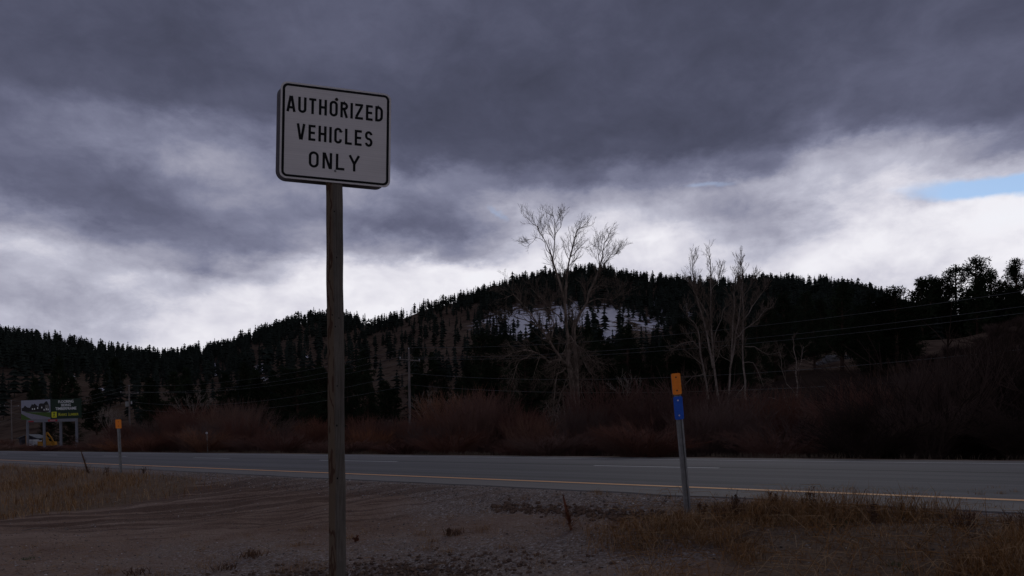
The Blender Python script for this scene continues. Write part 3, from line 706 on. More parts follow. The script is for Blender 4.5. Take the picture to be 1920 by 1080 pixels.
# ---------------------------------------------------------------- utility poles and wires
PD = 52.0
def pole_xy(t, d=PD): return rd(d, t)
pole_spec = []
for (px, D, py) in ((766.5, 80, 655), (242, 125, 724), (21, 172, 752)):
    p = at(px, py, D); pole_spec.append((p[0], p[1], p[2]))
tp = [p[0]*-SA + p[1]*CA for p in pole_spec]; dp_ = [p[0]*CA + p[1]*SA for p in pole_spec]
pole_labels = ['brown wooden power pole with a crossarm right of the tall sign post', 'wooden power pole with a transformer behind the left orange marker', 'wooden power pole at the left edge beyond the billboard']
allp = []
near_xy = rd(52.5, -10)
for i, (x, y, zt) in enumerate(pole_spec + [(near_xy[0], near_xy[1], 10.2)]):
    zg_ = float(height(x, y)); H_ = zt - zg_
    lab = (pole_labels + ['wooden power pole just outside the right edge'])[i]
    r = empty('power_pole', (x, y, zg_), lab, 'power pole', 'wooden power poles beyond the road', rot=(0, 0, 0))
    b = MB(); b.tube([(0, 0, -.3), (0, 0, H_*.5), (0, 0, H_)], [.17, .145, .11], 9); b.ob('pole', mt['pole_wood'], r)
    ax_ = np.array([CA, SA, 0]); ay_ = np.array([-SA, CA, 0]); up_ = np.array([0, 0, 1.])
    za = H_ - 1.25; b = MB(); b.box(ay_*-.16+up_*za, (3.1, .11, .13), [ax_, ay_, up_]); b.ob('crossarm', mt['pole_wood'], r)
    b = MB(); b.tube([ax_*.75+ay_*-.2+up_*(za-.05), ay_*-.17+up_*(za-.75), ax_*-.75+ay_*-.2+up_*(za-.05)], .018, 4); b.ob('brace', mt['wire'], r)
    for o_ in (-1.45, 1.45):
        b = MB(); p0 = ax_*o_+ay_*-.16+up_*(za+.06); b.tube([p0, p0+up_*.06, p0+up_*.1, p0+up_*.2], [.02, .05, .065, .03], 8); b.ob('insulator', mt['insulator'], r)
    b = MB(); b.tube([up_*H_, up_*(H_+.08), up_*(H_+.2)], [.03, .06, .03], 8); b.ob('insulator', mt['insulator'], r)
    if i == 1:
        b = MB(); p0 = ax_*-.38+up_*(za-2.0); b.tube([p0-up_*.45, p0-up_*.43, p0+up_*.4, p0+up_*.46], [.20, .27, .27, .2], 12); b.ob('transformer', mt['steel'], r)
        b = MB(); p0 = ax_*.35+up_*(za-1.7); b.tube([p0-up_*.25, p0+up_*.25], [.12, .12], 8); b.ob('fuse_box', mt['insulator'], r)
    allp.append((x, y, zg_, H_))
allp = [allp[3]] + allp[:3] + [(*rd(49, tp[2]+70), .2, 11.0)]
Zs = [(10.3, 9.1, 9.1, 6.9, 5.2)] + [(p[2]+p[3]+.2, p[2]+p[3]-1.0, p[2]+p[3]-1.0, p[2]+p[3]-2.75, p[2]+p[3]-4.1) for p in allp[1:]]
offs = [0, -1.45, 1.45, -.15, .15]; sag = [1.5, 1.4, 1.4, 1.9, 1.6]
wl = ['topmost thin power wire strung between the wooden poles', 'power wire on the near end of the crossarms', 'power wire on the far end of the crossarms', 'neutral power wire strung below the crossarms', 'lowest wire strung along the wooden poles']
for k in range(5):
    pts = []
    for i in range(4):
        a0 = np.array([allp[i][0]+offs[k]*CA, allp[i][1]+offs[k]*SA, Zs[i][k]]); a1 = np.array([allp[i+1][0]+offs[k]*CA, allp[i+1][1]+offs[k]*SA, Zs[i+1][k]])
        for j in range(16):
            f = j/16; p = a0*(1-f)+a1*f; p[2] -= 4*sag[k]*f*(1-f); pts.append(p)
    b = MB(); b.tube(pts, .014 if k < 3 else .016, 4); b.ob('power_wire', mt['wire'], label=wl[k], cat='wire', group='wires strung along the power poles')

# ---------------------------------------------------------------- billboard
def billboard():
    D0 = 110.0; L_ = at(41, 787.5, D0+2); R_ = at(152.5, 783.5, D0-2); TL_ = at(41, 751.5, D0+2)
    w_ = np.linalg.norm((R_-L_)[:2]); h_ = TL_[2]-L_[2]; yaw = math.atan2(R_[1]-L_[1], R_[0]-L_[0])
    z0 = (L_[2]+R_[2])/2; zg = float(height(L_[0], L_[1]))
    r = empty('billboard', (L_[0], L_[1], 0), 'wide billboard with a house picture and the words Flooring Siding Timberframe', 'billboard', rot=(0, 0, yaw))
    flat = lambda n_, c, **k: simple(n_, c, .6, .08, 3, spec=.15, **k)
    mg, mw, mgr, mdk, mlw, mdr, mye, mred = flat('board_dark_green', (.012, .03, .018)), flat('print_sky', (.30, .31, .38)), flat('board_steel', (.19, .195, .22)), flat('print_house', (.022, .018, .020)), flat('print_lawn', (.06, .11, .02)), flat('print_drive', (.24, .23, .28)), flat('print_yellow', (.62, .60, .02)), flat('print_red', (.35, .03, .04))
    ml = flat('print_letters', (.78, .79, .78)); my2 = flat('print_yellow_letters', (.50, .50, .03)); mbr = flat('print_stone', (.16, .15, .14))
    b = MB(); b.box((w_*.75, 0, z0+h_/2), (w_*.5, .18, h_)); panel = b.ob('text_panel', mg, r)
    b = MB(); b.box((w_*.25, 0, z0+h_/2), (w_*.497, .18, h_)); pic = b.ob('picture_panel', mw, r)
    W2, H2 = w_*.497, h_
    def pp(nm, pts, mat, lay):
        b = MB(); b.prism([(w_*.0015+p[0]*W2, z0+(1-p[1])*H2) for p in pts][::-1], -.092-.006*lay, -.085); b.ob(nm, mat, pic)
    pp('lawn', [(0, .58), (.35, .62), (1, .66), (1, .99), (.9, .985), (.55, .9), (.2, .68), (0, .62)], mlw, 1)
    pp('driveway', [(0, .57), (.1, .60), (.35, .70), (1, .93), (1, 1), (.36, 1), (0, .68)], mdr, 3)
    pp('lawn', [(0, .68), (.36, 1), (0, 1)], mlw, 4)
    pp('house', [(.02, .55), (.02, .40), (.09, .36), (.13, .26), (.2, .36), (.3, .40), (.38, .2), (.42, .25), (.47, .18), (.55, .30), (.6, .36), (.62, .22), (.68, .18), (.78, .20), (.86, .08), (.9, .1), (.97, .34), (.97, .62), (.84, .66), (.6, .62), (.2, .60)], mdk, 2)
    pp('house_wall', [(.83, .27), (.95, .27), (.95, .56), (.83, .60)], mbr, 3)
    for wx, wy in ((.38, .42), (.45, .42), (.56, .38), (.7, .36), (.78, .48), (.86, .45), (.92, .47)): pp('house_window', [(wx, wy), (wx+.03, wy), (wx+.03, wy+.08), (wx, wy+.08)], ml, 5)
    def text(s_, u0, u1, v0, v1, mat, nm='lettering'):
        cu = bpy.data.curves.new(nm, 'FONT'); cu.body = s_; cu.size = 1; cu.extrude = .004; cu.offset = .018; cu.align_x = 'LEFT'; cu.materials.append(mat)
        to = bpy.data.objects.new(nm, cu); C.objects.link(to); bpy.context.view_layer.update()
        tm_ = bpy.data.meshes.new_from_object(to.evaluated_get(bpy.context.evaluated_depsgraph_get())); bpy.data.objects.remove(to); bpy.data.curves.remove(cu)
        tm_.materials.clear(); tm_.materials.append(mat); o = bpy.data.objects.new(nm, tm_); C.objects.link(o); o.parent = panel
        bb = o.bound_box; x0, x1 = bb[0][0], bb[6][0]; y0_, y1_ = bb[0][1], bb[6][1]
        sx_ = (u1-u0)*w_*.5/(x1-x0); sy_ = (v1-v0)*h_/(y1_-y0_)
        o.rotation_euler = (rad(90), 0, 0); o.scale = (sx_, sy_, 1); o.location = (w_*.5+u0*w_*.5-x0*sx_, -.098, z0+(1-v1)*h_-y0_*sy_)
    text('FLOORING', .27, .77, .07, .21, ml); text('SIDING', .36, .68, .25, .38, ml); text('TIMBERFRAME', .17, .86, .42, .56, ml)
    text('M', .27, .325, .70, .86, my2); text('ARKS', .33, .545, .74, .86, my2); text('L', .60, .635, .70, .86, my2); text('UMBER', .64, .93, .74, .86, my2)
    b = MB(); P = rrect(.17*w_*.5, .30*h_, .1, 4); b.prism([(w_*.5+.125*w_*.5+p[0], z0+.21*h_+p[1]) for p in P], -.10, -.09); lg = b.ob('logo_square', mye, panel)
    cx_, cz_ = w_*.5+.125*w_*.5, z0+.21*h_; b = MB()
    for P in ([(0, .36), (0, -.05)], [(-.2, .18), (.2, .18)], [(0, 0), (-.2, -.34)], [(0.02, 0), (.2, -.34)], [(-.14, .33), (0, .2)], [(.14, .33), (0, .2)]):
        stroke(b, P, .09, cx_, cz_, -.104-.002*len(b.v)/8, -.101)
    b.ob('logo_figure', mg, lg)
    x0, x1 = w_*.085, w_*.93
    b = MB(); b.box(((x0+x1)/2, .05, z0-.24), (x1-x0, .22, .44)); gd = b.ob('girder', mgr, r)
    for (u, ww) in ((.10, .09), (.50, .155)):
        b = MB(); b.box((x0+(x1-x0)*(u-.05)+ww*w_*.45, -.075, z0-.24+(0 if u > .2 else -.08)), (ww*w_, .03, .34 if u > .2 else .22)); nm = b.ob('name_plate', mred, gd)
    b = MB(); b.box((x0+(x1-x0)*.45+.155*w_*.45, -.096, z0-.24), (.155*w_*.6, .01, .14)); b.ob('name_print', flat('print_pale', (.4, .28, .28)), gd)
    for u in (.009, .345, .675, .985):
        xx = x0+(x1-x0)*u; b = MB(); b.box((xx, .05, (z0-.46+zg-.5)/2), (.16, .24, z0-.46-zg+.5)); b.box((xx, -.09, (z0-.46+zg-.5)/2), (.22, .03, z0-.46-zg+.5)); b.box((xx, .19, (z0-.46+zg-.5)/2), (.22, .03, z0-.46-zg+.5)); b.ob('steel_column', mgr, r)
billboard()

# the yard behind the billboard: open shed, digger, trailer
def yard():
    flat = lambda n_, c: simple(n_, c, .7, .25, 2, spec=.15)
    p = at(63, 838, 138); z = float(height(p[0], p[1])); r = empty('shed', (p[0], p[1], z), 'low dark shed with a pale pitched roof behind the billboard columns', 'shed')
    wl_ = flat('shed_wall', (.045, .042, .055)); rf = flat('shed_roof', (.16, .17, .18)); tn = flat('shed_post_tan', (.32, .16, .06))
    b = MB(); b.box((0, 0, 1.0), (3.6, 3, 2.0)); b.prism([(-1.8, 2.0), (1.8, 2.0), (0, 2.7)], -1.5, 1.5); b.ob('wall', wl_, r)
    for s_ in (-1, 1):
        a_ = np.array([s_*2.1, 0, -.80]); Ln = np.linalg.norm(a_); a_ = a_/Ln; b = MB(); b.box(np.array([0, 0, 2.84])+a_*Ln/2, (Ln, 3.6, .09), [a_, (0, 1, 0), np.cross(a_, (0, 1, 0))]); b.ob('roof_panel', rf, r)
    b = MB(); b.box((.1, -1.95, 1.35), (.35, .3, 2.7)); b.ob('column', tn, r)
    b = MB(); b.box((-.9, -1.515, .9), (.9, .03, 1.8)); b.ob('door', flat('shed_door', (.02, .02, .025)), r)
    wh = flat('trailer_white', (.42, .42, .43)); p = at(69.5, 840, 133); z = float(height(p[0], p[1]))
    r = empty('cargo_trailer', (p[0], p[1], z), 'small white boxy trailer parked in front of the dark shed', 'trailer')
    b = MB(); b.box((-.6, 0, 1.15), (1.0, 1.5, 1.5)); b.box((.6, 0, 1.35), (1.3, 1.4, .8)); b.box((1.0, 0, .85), (1.5, 1.3, .10)); b.ob('body', wh, r)
    b = MB(); b.box((-.6, -.756, 1.3), (.6, .012, .7)); b.ob('door', flat('trailer_door', (.3, .3, .32)), r)
    for x_ in (-.7, .8):
        b = MB(); b.tube([(x_, -.8, .35), (x_, -.6, .35)], [.35, .35], 12); b.ob('wheel', mt['black'], r)
    yl = flat('digger_yellow', (.36, .17, .02)); p = at(87, 838, 130); z = float(height(p[0], p[1]))
    r = empty('excavator', (p[0], p[1], z), 'yellow digger with a raised bent boom behind the billboard columns', 'digger')
    for s_ in (-1, 1): b = MB(); b.box((0, s_*.75, .3), (2.4, .45, .55)); b.ob('track', mt['black'], r)
    b = MB(); b.box((-.3, 0, 1.15), (1.7, 1.5, .8)); b.ob('body', yl, r)
    b = MB(); b.box((.1, -.4, 1.75), (.8, .7, 1.0)); cab = b.ob('cab', yl, r)
    b = MB(); b.box((.1, -.765, 1.85), (.6, .02, .6)); b.ob('cab_window', mt['black'], cab)
    b = MB(); b.tube([(.4, .1, 1.3), (-.2, .1, 2.6), (.1, .1, 3.2)], [.2, .2, .15], 6); b.ob('boom', yl, r)
    b = MB(); b.tube([(.1, .1, 3.2), (.9, .1, 2.2), (1.3, .1, 1.4)], [.15, .13, .1], 6); b.ob('arm', yl, r)
    b = MB(); b.prism([(1.1, 1.45), (1.7, 1.5), (1.8, .9), (1.4, .7), (1.1, 1.0)], -.3, .4); b.ob('bucket', yl, r)
yard()

# ---------------------------------------------------------------- conifers
def far_tree(r_, tiers=6, n=7, spire=True):
    """ragged little conifer of height 1: skirts of uneven tips round a stem"""
    V, F = [], []
    b0 = .10 + .08*r_.random()
    for i in range(3): a = 2*math.pi*i/3; V.append((.013*math.cos(a), .013*math.sin(a), -.05))
    V.append((0, 0, .8)); F += [(0, 1, 3), (1, 2, 3), (2, 0, 3)]
    wmax = .17+.09*r_.random(); lean = (r_.random()-.5)*.05
    for t in range(tiers):
        f = t/(tiers-1); zt = b0 + (1-b0)*(f*.86+.14) ; zt = min(1.0, zt+.03*(r_.random()-.5)) if t < tiers-1 else 1.0
        prof = max(.16, (1-f)**.62) if spire else max(.3, math.sin(math.pi*(.20+.74*f))**.7)
        R = wmax*(prof*.95+.05)*(.6+.8*r_.random()); dz_ = (.9/tiers)*(1.1-f*.3)
        c = len(V); V.append((lean*zt, 0, zt)); a0 = r_.random()*6
        for j in range(n*2):
            a = a0+math.pi*j/n; q = R*((1.0+.35*(r_.random()-.5)) if j % 2 == 0 else .42+.2*r_.random())
            V.append((lean*zt+q*math.cos(a), q*math.sin(a), zt-dz_*(.75+.5*r_.random())-(0 if j % 2 else .02)))
        for j in range(n*2): F.append((c, c+1+j, c+1+(j+1) % (n*2)))
    return np.array(V), np.array(F, np.int32)
pr = np.random.default_rng(3)
lowT = [far_tree(pr, 8, 4, k % 2 == 0) for k in range(8)]
# where the trees of the wooded hills stand
cand = 38000
ca = pr.uniform(rad(-44), rad(44), cand); cr = np.sqrt(pr.uniform(165**2, (RR+25)**2, cand))
cx_, cy_ = cr*np.sin(ca), cr*np.cos(ca); cz_ = height(cx_, cy_)
W_ = np.stack([cx_, cy_, cz_], -1)-CAM; kk = W_@_f; cpx = 960+FPX*(W_@RT)/kk; cpy = YC-FPX*(W_@UP)/kk
Dc = cx_*CA + cy_*SA
keep = (pr.random(cand) < dens(cpx, cpy, ridge_px(cpx))*(.5+.9*ss(fbm(cx_*.03, cy_*.03, 3, 61), .35, .6))*np.where(cr < 420, .55, .8)*.55) & (Dc > 70) & (cpx > -250) & (cpx < 2150)
crest = 1700; aa = pr.uniform(rad(-40), rad(40), crest); ar = RR + pr.uniform(-28, 8, crest)
bx, by = ar*np.sin(aa), ar*np.cos(aa); bpx = proj(np.stack([bx, by, height(bx, by)], -1))[0]
gapn = vnoise(bpx*.05, bpx*0, 77); bk = pr.random(crest) < np.where((bpx > 650) & (bpx < 900), .20, np.where(bpx < 450, .75, .8))*ss(gapn, .2, .5)
cx_ = np.concatenate([cx_[keep], bx[bk]]); cy_ = np.concatenate([cy_[keep], by[bk]]); cr = np.hypot(cx_, cy_)
cz_ = height(cx_, cy_); cpx, cpy = proj(np.stack([cx_, cy_, cz_], -1)); hgt = 6.5+9.5*pr.random(len(cx_))**1.1*np.where(pr.random(len(cx_)) < .12, 1.3, 1)*np.where(cpx > 1150, .9, 1.)
print('FOREST', len(cx_))
infr = (cpx > 0) & (cpx < 1920)
size = np.where(infr, hgt/cr, 0); order = np.argsort(-size); NIND = 245
ind = order[:NIND]; rest = order[NIND:]
VV, FF, base_i = [], [], 0
for i in rest:
    v, f = lowT[pr.integers(8)]; a = pr.random()*6.28; h_ = hgt[i]; wd = h_*(.66+.5*pr.random())
    R2 = np.array([[math.cos(a), -math.sin(a)], [math.sin(a), math.cos(a)]]); p = np.empty_like(v)
    p[:, :2] = (v[:, :2]@R2.T)*wd + (cx_[i], cy_[i]); p[:, 2] = v[:, 2]*h_ + cz_[i]
    VV.append(p); FF.append(f+base_i); base_i += len(v)
ob('conifer_forest', mesh_np('conifer_forest', np.vstack(VV), np.vstack(FF), [mt['needles_far']]), kind='stuff', label='dark conifer forest covering the distant hills up to the skyline')
midT = []          # filled below, once the pine builder exists
LM = [(95, 'the billboard'), (222, 'the single orange marker'), (389, 'the round reflector post'), (560, 'the big rounded conifer'), (632, 'the tall sign post'), (767, 'the crossarm power pole'), (905, 'the left snow field'), (1083, 'the large bare cottonwood'),
      (1180, 'the broad dark conifer'), (1275, 'the orange and blue marker'), (1335, 'the tallest pale bare tree'), (1400, 'the rightmost pale bare tree'), (1495, 'the small bare tree'), (1590, 'the trunk above the boulders'), (1682, 'the large broad pine'), (1745, 'the narrow skyline pine'), (1832, 'the tallest skyline pine'), (1908, 'the right edge pine')]
used = {}
def where(px):
    x0, nm = min(LM, key=lambda q: abs(q[0]-px)); d = px-x0; a = abs(d)
    return ('directly below ' if a < 8 else ('just ' if a < 24 else 'a little ' if a < 45 else 'well ' if a < 75 else 'far ')+('left of ' if d < 0 else 'right of '))+nm
def zgroup(lab, grp):
    if lab in used: used[lab][0]['group'] = used[lab][1]; return used[lab][1]
    return None
def zone(px, py):
    if px < 240: return ('dark conifer on the hillside above and beside the billboard', 'conifers on the slope round the billboard')
    if px < 470: return ('dark conifer on the brown slope between the billboard and the tall sign post', 'conifers on the slope left of the sign post')
    if px < 620: return ('dark conifer on the slope just left of the tall sign post', 'conifers just left of the sign post')
    if px < 900: return ('dark conifer on the slope between the tall sign post and the large bare cottonwood', 'conifers between sign post and cottonwood')
    if px < 1250: return ('dark conifer on the hillside behind the large bare cottonwood', 'conifers behind the large cottonwood')
    return ('dark conifer on the hillside behind the slender bare trees on the right', 'conifers behind the slender bare trees')
# near pines: stem, limbs and clumps of needles
def pine_mesh(seed, kind, lod=1.0, leaf=1.0, one=None):
    r_ = np.random.default_rng(seed); tr = MB(); H = 1.0
    lean = (r_.random(2)-.5)*.05
    ax = lambda z: np.array([lean[0]*z*z+.006*math.sin(z*9+seed), lean[1]*z*z, z])
    tr.tube([ax(z) for z in np.linspace(-.03, .97, 9)], [.022*(1-z)**.8+.003 for z in np.linspace(0, .97, 9)], 7)
    b0 = {'tall': .13, 'high': .22, 'bushy': .04, 'cone': .06}[kind]
    LV = []; nl = {'tall': 125, 'high': 115, 'bushy': 150, 'cone': 125}[kind]; nl = int(nl*lod)
    for i in range(nl):
        f = (i+r_.random())/nl; z = b0 + (1-b0)*f
        if kind == 'bushy': R = .30*math.sin(math.pi*min(1, .25+.75*f))**.55
        elif kind == 'cone': R = .25*(1-f)**.75+.02
        else: R = .19*(math.sin(math.pi*(.34+.62*f))**.75)
        R *= (.45+.75*r_.random()**.7)*(.7+.6*vnoise(f*6, seed*3.3, 5)); a = r_.random()*6.28
        up_ = {'tall': .25, 'high': .3, 'bushy': .3, 'cone': -.05}[kind]*(.3+f)
        d_ = np.array([math.cos(a), math.sin(a), up_]); p0 = ax(z); p1 = p0+d_*R*.55; p2 = p0+d_*R+np.array([0, 0, R*.25])
        tr.tube([p0, p1, p2], [.005, .003, .0012], 3, False)
        nc = 2+int(R*20)
        for c in range(nc):
            q = .45+.6*c/max(1, nc-1) if nc > 1 else 1; cc = p0+(p2-p0)*q + r_.normal(0, .012, 3); sz = .020+.018*r_.random()
            for _ in range(int(13*lod)):
                o_ = r_.normal(0, 1, 3); o_ /= np.linalg.norm(o_)+1e-9; o_[2] = o_[2]*.8+.15
                e = cc+o_*sz*(.3+.8*r_.random()); t1 = np.cross(o_, r_.normal(0, 1, 3)); t1 /= np.linalg.norm(t1)+1e-9
                LV += [e-t1*.006*leaf, e+t1*.006*leaf, e+o_*sz*.85*leaf]
    LV = np.array(LV); F = np.arange(len(LV)).reshape(-1, 3)
    if one: tr.mi = 1; tr.poly(LV, [tuple(q) for q in F]); return tr.mesh(one, [mt['pine_bark'], mt['needles']])
    return tr.mesh('trunk', mt['pine_bark'], True), mesh_np('crown', LV, F, [mt['needles']])
PM_ = {k: [pine_mesh(s_+j, k) for j in range(2 if k in ('bushy', 'cone') else 3)] for k, s_ in (('tall', 100), ('high', 200), ('bushy', 300), ('cone', 400))}
midT = [pine_mesh(700+k, ('cone', 'cone', 'tall', 'cone')[k % 4], .62, 2.1, 'conifer') for k in range(8)]
for i in ind:
    grp = zone(cpx[i], cpy[i])[1]; dy_ = cpy[i]-ridge_px(cpx[i])
    lab = ('small ' if hgt[i] < 10 else 'tall ' if hgt[i] > 13 else 'mid size ')+'conifer '+('on the upper slope ' if dy_ < 60 else 'at mid slope ' if dy_ < 100 else 'on the lower slope ' if dy_ < 140 else 'at slope foot ')+where(cpx[i]).replace('directly below ', 'straight above ')
    o = ob('conifer', midT[pr.integers(8)], label=lab, cat='conifer tree', group=grp)
    o.location = (cx_[i], cy_[i], cz_[i]-.1); o.rotation_euler = (0, 0, pr.random()*6.28); h_ = hgt[i]; w_ = h_*(.75+.45*pr.random()); o.scale = (w_, w_, h_)

def pine(px, pt, pb, D, wide, kind, label, group=None, j=None):
    base = at(px, pb, D)
    if px >= 1400 and pb > 650:
        g_ = ground_at(px, pb, 20, 170)
        if g_ is not None: base = g_; D = g_[1]
    z = float(height(base[0], base[1])); top = at(px, pt, D)[2]; H = (top-z)*.95
    tm, cm_ = PM_[kind][(int(px) if j is None else j) % len(PM_[kind])]
    r = empty('pine_tree', (base[0], base[1], z), label, 'pine tree', group, rot=(0, 0, px*1.7)); r.scale = (H*wide, H*wide, H)
    ob('trunk', tm, r); ob('crown', cm_, r)
G1 = 'tall dark pines massed on the right'; G2 = 'dark pines behind the cottonwood and red willows'; G3 = 'dark bushy conifers behind the tall sign post'
NEAR = [
 (1832, 479, 634, 150, .95, 'high', 'tallest pine on the right skyline, ragged top above the brown slope'),
 (1793, 497, 636, 152, .95, 'high', 'dark pine with a bare trunk foot standing on the brown slope at right'),
 (1858, 508, 630, 156, 1.0, 'high', 'pine just right of the tallest skyline pine'),
 (1908, 482, 625, 140, 1.0, 'high', 'open crowned pine at the right edge of the view'),
 (1744, 517, 640, 150, 1.05, 'tall', 'narrow pine standing left of the tallest skyline pines'),
 (1770, 560, 638, 158, 1.3, 'tall', 'lower pine filling the gap below the skyline pines'),
 (1940, 500, 620, 146, 1.1, 'tall', 'pine half cut off by the right edge'),
 (1880, 560, 625, 152, 1.3, 'tall', 'low broad pine between the skyline pine and the right edge'),
 (1724, 545, 640, 175, .7, 'cone', 'small pointed conifer between two skyline pines'),
 (1682, 535, 700, 118, 1.25, 'tall', 'large broad pine beside the narrow snow patch on the right'),
 (1655, 560, 700, 122, 1.0, 'bushy', 'dark pine at the left shoulder of the large broad pine'),
 (1700, 600, 690, 112, 1.2, 'bushy', 'low bushy pine at the foot of the large broad pine'),
 (1580, 528, 694, 125, 1.0, 'tall', 'pine with a visible trunk above the grey boulders'),
 (1612, 570, 690, 130, 1.0, 'tall', 'pine right of the trunk above the grey boulders'),
 (1540, 560, 668, 135, .9, 'high', 'pine left of the grey boulders'),
 (1512, 545, 672, 138, .9, 'high', 'pine with a forked foot on the brown clearing'),
 (1470, 548, 690, 130, .95, 'tall', 'dark pine behind the slender small bare tree'),
 (1437, 560, 700, 128, .9, 'tall', 'dark pine left of the slender small bare tree'),
 (1640, 590, 706, 110, 1.1, 'bushy', 'low dark pine left of the large broad pine, hiding its foot'),
 (1455, 600, 712, 112, 1.1, 'bushy', 'low bushy pine between the pale clump and the small bare tree'),
 (1812, 560, 636, 154, 1.3, 'tall', 'lower pine under the tallest skyline pine'),
 (1845, 575, 632, 150, 1.4, 'bushy', 'bushy pine at the foot of the skyline pines'),
 (1735, 590, 642, 148, 1.4, 'bushy', 'bushy pine under the narrow skyline pine'),
 (1925, 590, 628, 138, 1.5, 'bushy', 'bushy pine at the right edge under the open crowned pine'),
 (1700, 575, 690, 100, 1.1, 'tall', 'dark pine on the right flank of the large broad pine'),
 (1768, 520, 640, 150, 1.0, 'tall', 'pine between the narrow skyline pine and the tall skyline cluster'),
 (1550, 600, 676, 120, 1.0, 'tall', 'low pine behind the grey boulders'),
 (1528, 585, 690, 118, 1.0, 'tall', 'pine standing low on the clearing left of the grey boulders'),
 (1632, 545, 696, 110, 1.0, 'cone', 'pointed dark conifer between the boulders and the large broad pine'),
 (1718, 648, 671, 100, 1.6, 'bushy', 'small rounded juniper alone on the brown slope'),
 (1420, 600, 745, 110, 1.0, 'tall', 'pine right of the clump of slender bare trees'),
 (1385, 585, 750, 115, 1.0, 'tall', 'pine seen through the right stems of the slender bare trees'),
 (1350, 600, 755, 112, 1.0, 'tall', 'pine seen through the middle of the slender bare trees'),
 (1318, 590, 760, 118, .9, 'tall', 'pine seen through the left stems of the slender bare trees'),
 (1283, 595, 765, 120, .95, 'tall', 'pine left of the slender bare trees and above the orange plate'),
 (1252, 625, 770, 112, 1.0, 'cone', 'pointed conifer above the orange plate'),
 (1222, 640, 775, 118, .9, 'cone', 'pointed conifer right of the broad dark conifer'),
 (1178, 602, 772, 122, 1.1, 'cone', 'broad dark conifer right of the large bare cottonwood'),
 (1140, 645, 778, 112, .95, 'cone', 'dark conifer between cottonwood and broad dark conifer'),
 (1105, 655, 785, 125, .95, 'tall', 'dark pine directly behind the cottonwood trunk'),
 (1062, 650, 788, 120, 1.0, 'tall', 'dark pine behind the left limbs of the cottonwood'),
 (1022, 642, 790, 112, 1.05, 'bushy', 'bushy dark pine behind the drooping cottonwood branches'),
 (985, 655, 790, 108, 1.1, 'bushy', 'bushy dark pine left of the drooping cottonwood branches'),
 (942, 632, 785, 115, 1.05, 'tall', 'pine just below the left snow field'),
 (907, 622, 782, 118, .95, 'tall', 'tall pine at the left end of the snow field'),
 (878, 668, 785, 122, .95, 'cone', 'pointed conifer left of the snow field pines'),
 (558, 690, 808, 118, 1.25, 'bushy', 'big rounded greenish black conifer just left of the tall sign post'),
 (530, 712, 805, 124, 1.1, 'bushy', 'rounded conifer at the left side of the big greenish one'),
 (598, 705, 806, 126, 1.1, 'bushy', 'rounded conifer touching the tall sign post from the left'),
 (652, 712, 800, 140, .9, 'cone', 'conifer showing just right of the tall sign post'),
 (690, 702, 800, 145, .9, 'cone', 'conifer left of the power pole near the sign post'),
 (728, 716, 800, 138, .95, 'cone', 'conifer standing close to the left of the power pole'),
 (795, 700, 795, 142, .9, 'cone', 'conifer right of the power pole'),
 (832, 690, 790, 138, .95, 'cone', 'conifer midway between the power pole and the cottonwood'),
 (90, 792, 838, 150, 1.3, 'bushy', 'dark bush-like conifer seen between the billboard columns'),
 (130, 790, 838, 140, 1.5, 'bushy', 'dark bush-like conifer under the right end of the billboard'),
 (360, 742, 800, 170, .9, 'cone', 'lone conifer at the foot of the brown slope'),
 (296, 738, 806, 170, .9, 'cone', 'lone conifer right of the left power pole'),
]
for q in NEAR:
    g = G1 if q[0] >= 1400 else (G2 if q[0] > 850 else (G3 if q[0] > 500 else 'scattered conifers near the billboard'))
    pine(*q, group=g)

# ---------------------------------------------------------------- bare trees
def branchy(b, P, R, r_, depth, dens_, lenf, n=4, droop=0., minr=.006, up=.25):
    """side branches along a finished limb P with radii R"""
    P = [np.array(p, float) for p in P]; seg = [np.linalg.norm(P[i+1]-P[i]) for i in range(len(P)-1)]; Ltot = sum(seg)
    k = min(48, max(2, int(Ltot*dens_)))
    for i in range(k):
        s_ = Ltot*(.12+.88*(i+r_.random())/k); j = 0; a = s_
        while j < len(seg)-1 and a > seg[j]: a -= seg[j]; j += 1
        f = min(1, a/seg[j]); p = P[j]*(1-f)+P[j+1]*f; rr_ = R[j]*(1-f)+R[j+1]*f
        t = (P[j+1]-P[j])/seg[j]; s2 = r_.normal(0, 1, 3); s2 -= t*(s2@t); s2 /= np.linalg.norm(s2)+1e-9
        d_ = t*(.75+.4*r_.random())+s2*(.6+.35*r_.random())+np.array([0, 0, up]); d_ /= np.linalg.norm(d_)
        Lb = lenf*(.45+.8*r_.random())*(1.1-.55*s_/Ltot); rb = max(minr*.8, min(rr_*.6, .012*Lb+minr*.6))
        pts = [p]; m_ = 4 if depth else 3; cur = d_
        for q in range(m_):
            cur = cur + r_.normal(0, .085, 3)+np.array([0, 0, (.07-droop*(q+1)*.25)]); cur /= np.linalg.norm(cur); pts.append(pts[-1]+cur*Lb/m_)
        Rb = [max(minr*.45, rb*(1-.85*q/m_)) for q in range(m_+1)]
        b.tube(pts, Rb, n if depth > 1 else 3, False)
        if depth: branchy(b, pts, Rb, r_, depth-1, dens_*1.55, lenf*.50, n, droop*.7, minr, up)
def limb3(pts, D, r_, dd):           # limb traced through the crown: px points, wandering in depth
    out = []; k = len(pts)
    for i, (x, y) in enumerate(pts): out.append(at(x, y, D+dd*i/max(1, k-1)))
    res = [out[0]]
    for i in range(k-1):
        m_ = (out[i]+out[i+1])/2 + r_.normal(0, .05, 3)*[1, 2, 1]; res += [m_, out[i+1]]
    return res
